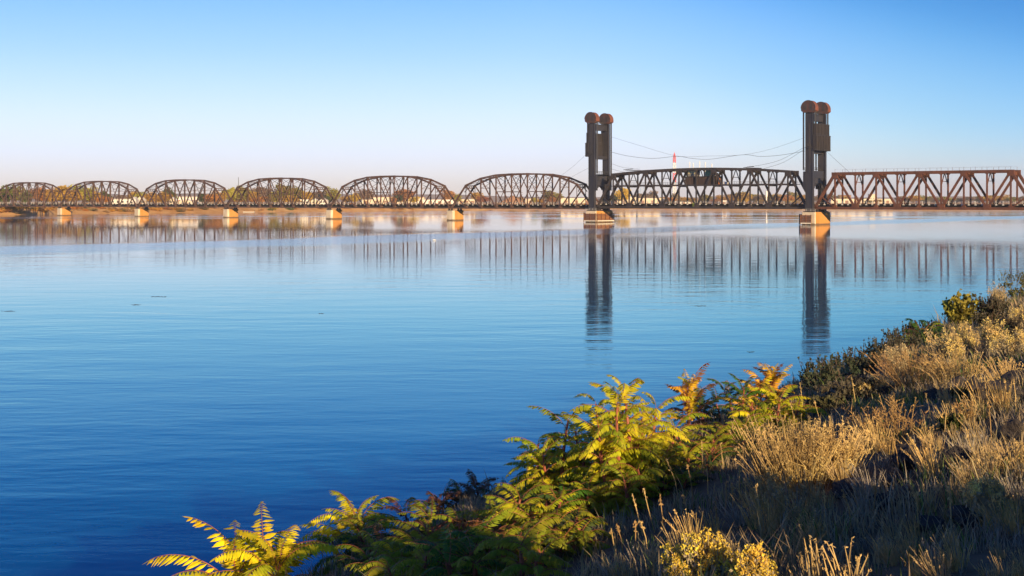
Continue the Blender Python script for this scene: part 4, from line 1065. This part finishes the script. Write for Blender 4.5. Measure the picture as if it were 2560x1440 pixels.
def f_leaf(b, p, s, rng, st=1.0):
    a = Vector((rng.gauss(0,1),rng.gauss(0,1),rng.gauss(0,1)+.6)).normalized(); u = a.orthogonal().normalized(); w_ = a.cross(u); th = rng.random()*6.3
    uu = u*math.cos(th)+w_*math.sin(th); s *= rng.uniform(.6,1.2)
    b.add([p-uu*s*.35, p+a*s*st*.4, p+uu*s*.35, p-a*s*st*.4], [(0,1,2,3)])
GOLD, PALE, TAN = (.92,.70,.10), (.88,.68,.25), (.66,.52,.28)
def on_bank(px, py):
    p = at(px, py); return p if p else spot(px, 30)
RB = [ # base px, base py, height px, width px, colour, label, lean
 (1775,1480,150,190,GOLD,'big bright yellow rabbitbrush at the bottom edge, nearest to the viewer',(0,0)),
 (1890,1490,130,150,GOLD,'bright yellow rabbitbrush at the bottom edge, right half of the nearest clump',(0,0)),
 (1690,1480,90,70,GOLD,'small yellow rabbitbrush sprig left of the nearest clump',(0,0)),
 (2385,905,88,80,PALE,'feathery pale rabbitbrush leaning left, first of the sunlit row by the small green sumac',(-.35,0)),
 (2412,885,88,74,PALE,'pale round-topped rabbitbrush second in the sunlit row',(0,0)),
 (2468,890,92,84,PALE,'widest pale rabbitbrush with a flat golden top in the sunlit row',(0,0)),
 (2540,900,84,76,PALE,'pale rabbitbrush at the right edge of the sunlit row',(.1,0)),
 (2245,935,78,60,TAN,'tan rabbitbrush at the water-side end of the sunlit row',(-.1,0)),
 (2195,985,52,86,PALE,'low cream-flowered rabbitbrush in front of the dark shrubs',(0,0)),
 (2500,780,72,66,TAN,'small tan rabbitbrush on the skyline above the sunlit row',(0,0)),
 (2548,820,62,50,PALE,'pale rabbitbrush on the right edge below the skyline shrub',(0,0)),
 (2325,945,50,50,PALE,'small pale rabbitbrush under the feathery leaning one',(-.2,0)),
 (2495,1300,110,90,PALE,'soft golden tuft of rabbitbrush glowing at the lower right',(-.2,0))]
for i,(px,py,hp,wp,c,lab,ln) in enumerate(RB):
    p = on_bank(px,py); k = p.y/F; rabbitbrush(p, hp*k, wp*k, c, lab, 500+i, 300 if p.y < 9 else 140, ln)

# ---- clumps of dry stalks and grass
def dry_clump(loc, h, wd, n, c, label, seed, name='dry_grass_clump', cat='dry grass', lean=(-.12,0), twig=0, thick=.004, heads=True):
    rng = random.Random(seed); b = MB()
    for i in range(n):
        a = rng.random()*6.28; r = rng.random()**.6; hh = h*rng.uniform(.45,1.0)*(1-.15*r)
        base = Vector((math.cos(a)*wd*.28*r, math.sin(a)*wd*.28*r, -.04)); top = base+Vector((math.cos(a)*wd*.32*r+lean[0]*hh+rng.gauss(0,.06)*h, math.sin(a)*wd*.32*r+lean[1]*hh+rng.gauss(0,.06)*h, hh))
        mid = base.lerp(top,.5)+Vector((rng.gauss(0,.03)*h,rng.gauss(0,.03)*h,.04*h)); b.tube([base,mid,top],[thick,thick*.8,thick*.4],3)
        for k in range(twig):
            q = mid.lerp(top,rng.random()*.9) if rng.random()<.75 else base.lerp(mid,rng.random()); e = q+Vector((rng.gauss(0,.10),rng.gauss(0,.10),rng.uniform(.02,.16)))*h; b.tube([q,e],[thick*.6,thick*.35],3)
            for _ in range(3): f_leaf(b, q.lerp(e,rng.random()), .013+.012*h, rng, 1.5)
        if heads:
            for k in range(4): f_leaf(b, top.lerp(mid,.16*k*rng.random())+Vector((rng.gauss(0,.006),rng.gauss(0,.006),0)), .012+.008*h, rng, 2.4)
    o = b.build(name, M['straw']); o.location = loc; o.color = (*c,1); tag(o, label, cat); return o
STRAW, WHEAT, RUSSET, GREY = (.62,.46,.19), (.74,.55,.23), (.48,.32,.13), (.30,.27,.22)
DC = [ # base px, base py, height px, width px, stalks, colour, label, twigs
 (1985,1235,225,230,300,STRAW,'large sunlit clump of tan dry grass in mid bank',1),
 (2080,1200,170,180,190,WHEAT,'tan wispy clump joined to the right of the large sunlit one',2),
 (1930,1270,120,120,70,STRAW,'thin pale stalks at the water-side foot of the large tan clump',1),
 (2300,975,120,210,130,RUSSET,'wide brown twiggy bush below the sunlit rabbitbrush row',4),
 (2395,965,110,150,90,STRAW,'tan twiggy bush between the brown one and the dark rocks',3),
 (2235,1110,140,190,42,RUSSET,'open orange-brown twiggy shrub with long arching branches',6),
 (2170,1120,110,120,30,RUSSET,'thin russet branches leaning left beside the open twiggy shrub',5),
 (2415,1065,80,60,34,RUSSET,'russet upright stalks between the dark rocks',4),
 (2520,960,80,110,90,WHEAT,'golden dry grass clump at the right edge under the sunlit row',1),
 (2550,1190,110,110,80,STRAW,'dry grass clump rising at the right edge beside a brown rock',1),
 (2470,1270,70,120,130,WHEAT,'soft golden tuft of fine grass at the lower right',0),
 (1965,1300,110,90,40,STRAW,'pale straw stalks just below the large tan clump',0),
 (2030,1470,150,80,16,WHEAT,'few thick pale stalks at the bottom edge right of the yellow rabbitbrush',0),
 (2120,1475,160,110,20,WHEAT,'tall straw-coloured stalks at the bottom edge, tallest of the near ones',0),
 (1830,1420,90,60,14,WHEAT,'single spike of pale grass rising from the nearest yellow rabbitbrush',0),
 (2240,1480,70,60,10,STRAW,'short straw stalks at the bottom edge in deep shade',0)]
for i,(px,py,hp,wp,n,c,lab,tw) in enumerate(DC):
    p = on_bank(px,py); k = p.y/F; near = p.y < 9
    dry_clump(p, hp*k, wp*k, n, c, lab, 600+i, 'dry_grass_clump' if tw < 3 else 'twiggy_shrub', 'dry grass' if tw < 3 else 'dry shrub', (-.15,.03), tw, .0045 if not near else .006)
# loose wisps of taller grass all over the slope: eight meshes, many separate clumps
WISP = []
for k in range(8):
    rng = random.Random(1500+k); b = MB()
    for i in range(46):
        a = rng.random()*6.28; r = rng.random()**.6; hh = rng.uniform(.35,1); base = Vector((math.cos(a)*.22*r,math.sin(a)*.22*r,-.06)); ln = rng.uniform(.05,.55)
        top = base+Vector((math.cos(a)*ln*hh-.22*hh, math.sin(a)*ln*hh, hh*(1-.25*ln))); mid = base.lerp(top,.5)+Vector((0,0,.10*hh)); b.tube([base,mid,top],[.011,.009,.003],3)
        if rng.random() < .4:
            for _ in range(4): f_leaf(b, top.lerp(mid,rng.random()*.4), .045, rng, 2.2)
    WISP.append(b.mesh('grass_wisp', M['straw']))
rng = random.Random(77); nw = 0
for i in range(260):
    px, py = rng.uniform(1440,2570), rng.uniform(960,1470)
    if py < 1480-.55*(px-1440)*.9 or (px < 1700 and py < 1250): continue
    p = on_bank(px,py); k = p.y/F; h = rng.uniform(42,105)*k
    o = link('grass_wisp', WISP[nw%8]); o.location = p; o.scale = (h*rng.uniform(.7,1.2),h*rng.uniform(.7,1.2),h); o.rotation_euler.z = rng.uniform(-.7,.7); nw += 1
    tone = rng.choice(['grey','tan','tan','golden']); c = {'grey':(.44,.39,.31),'tan':(.62,.47,.22),'golden':(.78,.57,.22)}[tone]; o.color = (*c,1)
    where_ = 'left of the large tan clump' if px < 1900 else 'around the large tan clump' if px < 2150 else 'among the rocks on the right slope'
    tag(o, f'thin {tone} grass wisp {where_}', 'dry grass', f'{tone} grass wisps {where_}')
# single dry stalks standing in the shaded grass
rng = random.Random(31)
ST = [(1560,1380),(1590,1400),(1622,1390),(1640,1330),(1660,1340),(1700,1260),(1720,1310),(1735,1270),(1770,1240),(1812,1290),(1830,1300),(1850,1250),(1868,1270),(1545,1420),(1610,1340),(1690,1350),(1750,1350),(1790,1330),(1900,1330),(1810,1190),(1760,1200),(2060,1320),(2130,1330),(2180,1300),(2300,1340),(2380,1340),(2440,1180),(2360,1100),(2330,1060),(2480,1120),(2250,1190),(2140,1060),(2060,1080),(2010,1060),(1995,1090),(2470,1040),(2540,1040),(2430,1110)]
for i,(px,py) in enumerate(ST):
    p = on_bank(px,py); k = p.y/F; h = rng.uniform(70,120)*k; b = MB(); a = rng.uniform(-.32,.12)
    top = Vector((a*h,rng.uniform(-.1,.1)*h,h)); mid = top*.5+Vector((rng.uniform(-.03,.05)*h,0,0)); b.tube([Vector((0,0,-.05)),mid,top],[.0055,.0045,.003],4)
    for _ in range(14): f_leaf(b, top.lerp(mid,rng.random()*.6)+Vector((rng.gauss(0,.006),rng.gauss(0,.006),0)), .019, rng, 2.0)
    o = b.build('dry_stalk', M['straw']); o.location = p; c = rng.choice([STRAW,WHEAT,RUSSET]); o.color = (*c,1)
    side = 'below the olive sumacs' if px < 1700 else 'left of the large tan clump' if px < 1920 else 'among the rocks right of the large tan clump' if px > 2120 else 'near the foot of the large tan clump'
    cn = 'russet' if c is RUSSET else 'straw'
    tag(o, f'lone {cn} seed stalk in grass {side}', 'dry stalk', f'{cn} seed stalks {side}')

# ---- dark evergreen-looking shrubs along the water side, saplings
def dark_shrub(loc, h, wd, c, label, seed, leaf=.055, n=900, name='dark_shrub', spiky=True):
    rng = random.Random(seed); root = empty(name, loc); b = MB(); s = MB(); blobs = []
    for i in range(16):
        a = rng.random()*6.28; r = rng.random()**.5*.42*wd; z = rng.uniform(.15,.85)*h*(1-.35*r/(.5*wd))
        blobs.append((r*math.cos(a),r*math.sin(a),z,.14*wd,.14*wd,.16*h)); s.tube([(0,0,-.1),(r*math.cos(a)*.5,r*math.sin(a)*.5,z*.6),(r*math.cos(a),r*math.sin(a),z)],[.018,.01,.004],4)
    leaf_cloud(b, blobs, n, leaf, rng)
    if spiky:
        for i in range(46):
            a = rng.random()*6.28; r = rng.random()**.5*.5*wd; z = h*(.75-.3*r/wd); q = Vector((r*math.cos(a),r*math.sin(a),z)); e = q+Vector((rng.gauss(0,.08),rng.gauss(0,.08),rng.uniform(.15,.42)))*h; s.tube([q,e],[.004,.002],3)
            for _ in range(9): f_leaf(b, q.lerp(e,rng.random()), leaf*.75, rng, 1.5)
    o = b.build('foliage', M['shrub'], root); o.color = (*c,1); s.build('branches', M['bark'], root)
    tag(root, label, 'shrub'); return root
DS = [(2045,985,85,110,(.075,.095,.055),'dark green shrub at the water-side end of the bank, beside the orange sumac'),
 (2100,965,75,110,(.06,.085,.05),'dark green shrub second along the water edge'),
 (2150,935,62,110,(.085,.09,.06),'dark grey-green shrub third along the water edge'),
 (2205,905,60,100,(.08,.085,.06),'dark grey-green shrub fourth along the water edge'),
 (2255,880,58,100,(.085,.085,.06),'dull grey shrub fifth along the water edge'),
 (2300,855,52,90,(.08,.08,.055),'dull dark shrub last along the water edge, left of the small green sumac'),
 (2090,1010,50,110,(.12,.11,.075),'low brownish shrub under the dark green ones'),
 (2150,990,48,90,(.11,.10,.07),'low brown shrub beside the cream-flowered rabbitbrush'),
 (2545,750,74,90,(.16,.16,.06),'olive shrub cut by the right edge on the skyline'),
 (2475,818,80,110,(.085,.08,.055),'dark rounded shrub between skyline and sunlit rabbitbrush row'),
 (2520,850,56,90,(.10,.085,.055),'dark brown shrub behind the right end of the sunlit row'),
 (2430,825,40,70,(.09,.085,.045),'small dark shrub at the foot of the golden sapling'),
 (2060,1040,46,90,(.13,.13,.06),'low olive weed patch under the bright yellow sumac'),
 (2410,1010,36,60,(.12,.12,.04),'low green weed patch above the dark rocks'),
 (2380,1080,40,60,(.10,.12,.035),'low green weed patch among the dark rocks')]
for i,(px,py,hp,wp,c,lab) in enumerate(DS):
    p = on_bank(px,py); k = p.y/F; dark_shrub(p, hp*k, wp*k, c, lab, 700+i, .06 if p.y < 30 else .085)
def sapling(px, py, hp, wp, c, label, seed, n):
    p = on_bank(px,py); k = p.y/F; h, wd = hp*k, wp*k; rng = random.Random(seed); root = empty('sapling', p); b = MB(); s = MB()
    for i in range(n):
        a = rng.random()*6.28; r = rng.random()**.5*wd/2; z = h*rng.uniform(.45,1)*(1-.5*(r/wd)); e = Vector((r*math.cos(a),r*math.sin(a),z)); s.tube([(0,0,-.1),(e.x*.35,e.y*.35,z*.5),e],[.014,.009,.003],4)
        for _ in range(26): f_leaf(b, Vector((e.x*.35,e.y*.35,z*.5)).lerp(e,rng.random()**.7)+Vector((rng.gauss(0,.06),rng.gauss(0,.06),rng.gauss(0,.06)))*h*.6, .12, rng, 1.3)
    o = b.build('leaves', M['shrub'], root); o.color = (*c,1); s.build('branches', M['bark'], root); tag(root, label, 'sapling')
sapling(2405,835,122,80,(.30,.27,.045),'golden-leaved sapling standing against the river at the right',801,34)
sapling(2378,820,80,50,(.16,.18,.04),'dark green leafy sapling left of the golden one',803,18)
sapling(2470,800,66,40,(.10,.12,.045),'thin dark sapling right of the golden one',802,9)

# ---- basalt rocks
ROCK = []
for k in range(5):
    rng = random.Random(900+k); bm_v = []; me = bpy.data.meshes.new('rock')
    import bmesh
    bm = bmesh.new(); bmesh.ops.create_icosphere(bm, subdivisions=3, radius=.5)
    planes = [(Vector((rng.gauss(0,1),rng.gauss(0,1),rng.gauss(0,1))).normalized(), rng.uniform(.26,.42)) for _ in range(11)]
    for v in bm.verts:
        for nrm, d in planes:
            q = v.co.dot(nrm)
            if q > d: v.co -= nrm*(q-d)
        v.co += v.co.normalized()*(.10*mnoise.noise(v.co*4+Vector((k*3,0,0)))+.05*mnoise.noise(v.co*11))
    bm.to_mesh(me); bm.free(); me.materials.append(M['rock']); ROCK.append(me)
RK = [(2395,985,62,44,'dark basalt rock left of the larger boulders under the twiggy bushes'),(2435,1000,84,60,'large dark basalt boulder below the sunlit row'),(2505,1010,150,62,'broad brown-faced boulder, widest of the rocks on the slope'),
 (2550,970,80,46,'black rock at the right edge above the broad boulder'),(2262,1175,80,60,'dark brown rock beside the open twiggy shrub'),(2235,1215,70,44,'blackish rock just below the dark brown one near the twiggy shrub'),
 (2395,1185,80,70,'tall dark rock in shaded grass on the right slope'),(2130,1240,110,50,'dark blue-grey rock right of the large tan clump'),(2420,1310,95,42,'flat-topped dark rock in front of the golden tuft'),
 (2548,1110,70,60,'brown rock at the right edge in mid slope'),(2275,1265,60,50,'upright grey rock in deep shade'),(2205,1270,60,36,'black stone left of the upright grey rock'),(1430,1365,80,32,'dark rock half hidden by grey grass under the olive sumacs'),
 (2225,985,50,26,'small black rock behind the cream-flowered rabbitbrush'),(2340,1000,60,30,'low dark rock under the brown twiggy bush'),(2385,1075,50,44,'dark rock below a patch of green weeds'),(2520,1170,60,34,'half-buried stone left of the right-edge dry grass'),
 (1290,1400,50,26,'small dark stone at the foot of the shaded sumacs'),(2330,1330,70,34,'dark stone in the shaded grass below the upright grey rock')]
ROCKS_AT = []
for i,(px,py,wp,hp,lab) in enumerate(RK):
    p = on_bank(px,py); k = p.y/F; o = link('basalt_rock', ROCK[i%5]); ROCKS_AT.append((p.x,p.y-.25*wp*k,(wp*k*.62)**2)); o.location = p+Vector((0,0,hp*k*.30)); o.scale = (wp*k*1.3, wp*k*1.0, hp*k*1.5); o.rotation_euler = (0,0,i*1.7); tag(o, lab, 'rock')

# ---- short dry grass over the slope: nobody could count it
rs = np.random.RandomState(5); verts = []; faces = []; cidx = []
def grass(n, umin, umax, smin, smax, hmin, hmax, seed, thin=1.0):
    rng = random.Random(seed)
    for _ in range(n):
        u = umin+(umax-umin)*rng.random()**1.5; s = rng.uniform(smin,smax); x, y = u*BU.x+s*BN.x, u*BU.y+s*BN.y
        if y < 4 or abs(x) > .47*y: continue
        cl = mnoise.noise(Vector((x*.55,y*.55,9)))
        if cl < -.08 and rng.random() < .8: continue
        if x < .45 and y < 12.5 and rng.random() < .9: continue
        if any((x-a_)**2+(y-b_)**2 < r_ for a_,b_,r_ in ROCKS_AT): continue
        z = ground(x,y); m_ = max(1.0,y/11); ci = 0 if mnoise.noise(Vector((x*.8,y*.8,3)))+.5*rng.random() < .3 else 1
        if rng.random() < (.55 if mnoise.noise(Vector((x*.5,y*.5,21))) > .25 else .08): ci = 2
        for k in range(9):
            a = rng.random()*6.28; h = rng.uniform(hmin,hmax)*(.9+1.1*cl)*(1.6 if rng.random()<.06 else 1); bx, by = x+rng.gauss(0,.07), y+rng.gauss(0,.07); w_ = .0042*m_*thin
            lx, ly = math.cos(a)*h*rng.uniform(.2,1.1)-.1*h, math.sin(a)*h*rng.uniform(.2,1.1); px_, py_ = -math.sin(a)*w_, math.cos(a)*w_
            b0 = len(verts); verts.extend([(bx-px_,by-py_,z-.03),(bx+px_,by+py_,z-.03),(bx+lx*.4+px_*.8,by+ly*.4+py_*.8,z+h*.6),(bx+lx*.4-px_*.8,by+ly*.4-py_*.8,z+h*.6),(bx+lx,by+ly,z+h)])
            faces.append((b0,b0+1,b0+2,b0+3)); faces.append((b0+3,b0+2,b0+4)); cidx.extend((ci,ci))
grass(10500, 3, 40, -9.6, 1.5, .05, .17, 1)
grass(6000, 4, 22, -9.0, 1.5, .04, .13, 4, .7)
grass(3500, 30, 90, -10, 3, .12, .38, 2)
me = bpy.data.meshes.new('dry_grass'); me.from_pydata(verts, [], faces)
gm = []
for nm_, c in (('grass_grey',(.34,.29,.205)),('grass_tan',(.44,.34,.18)),('grass_green',(.15,.22,.045))):
    g_ = leafmat(nm_, .3, .7, 3.0, .35); 
    for nd in list(g_.node_tree.nodes):
        if nd.type == 'HUE_SAT':
            for l in list(nd.inputs['Color'].links): g_.node_tree.links.remove(l)
            nd.inputs['Color'].default_value = (*c,1)
    me.materials.append(g_)
me.polygons.foreach_set('material_index', cidx); me.update()
tag(link('dry_grass', me), 'short grey and tan dry grass covering the bank between shrubs and rocks', 'grass', kind='stuff')

# ------------------------------------------------------------------ air
HAZE = True
if HAZE:
    m = bpy.data.materials.new('haze_air'); m.use_nodes = True; t = m.node_tree; t.nodes.remove(t.nodes['Principled BSDF'])
    pv = t.nodes.new('ShaderNodeVolumePrincipled'); pv.inputs['Color'].default_value = (.93,.95,1,1); pv.inputs['Density'].default_value = .00009; pv.inputs['Anisotropy'].default_value = 0
    t.links.new(pv.outputs[0], t.nodes['Material Output'].inputs['Volume'])
    b = MB(); b.box(-5600,5600,-500,7600,-8,85)
    tag(b.build('haze', m), kind='stuff')
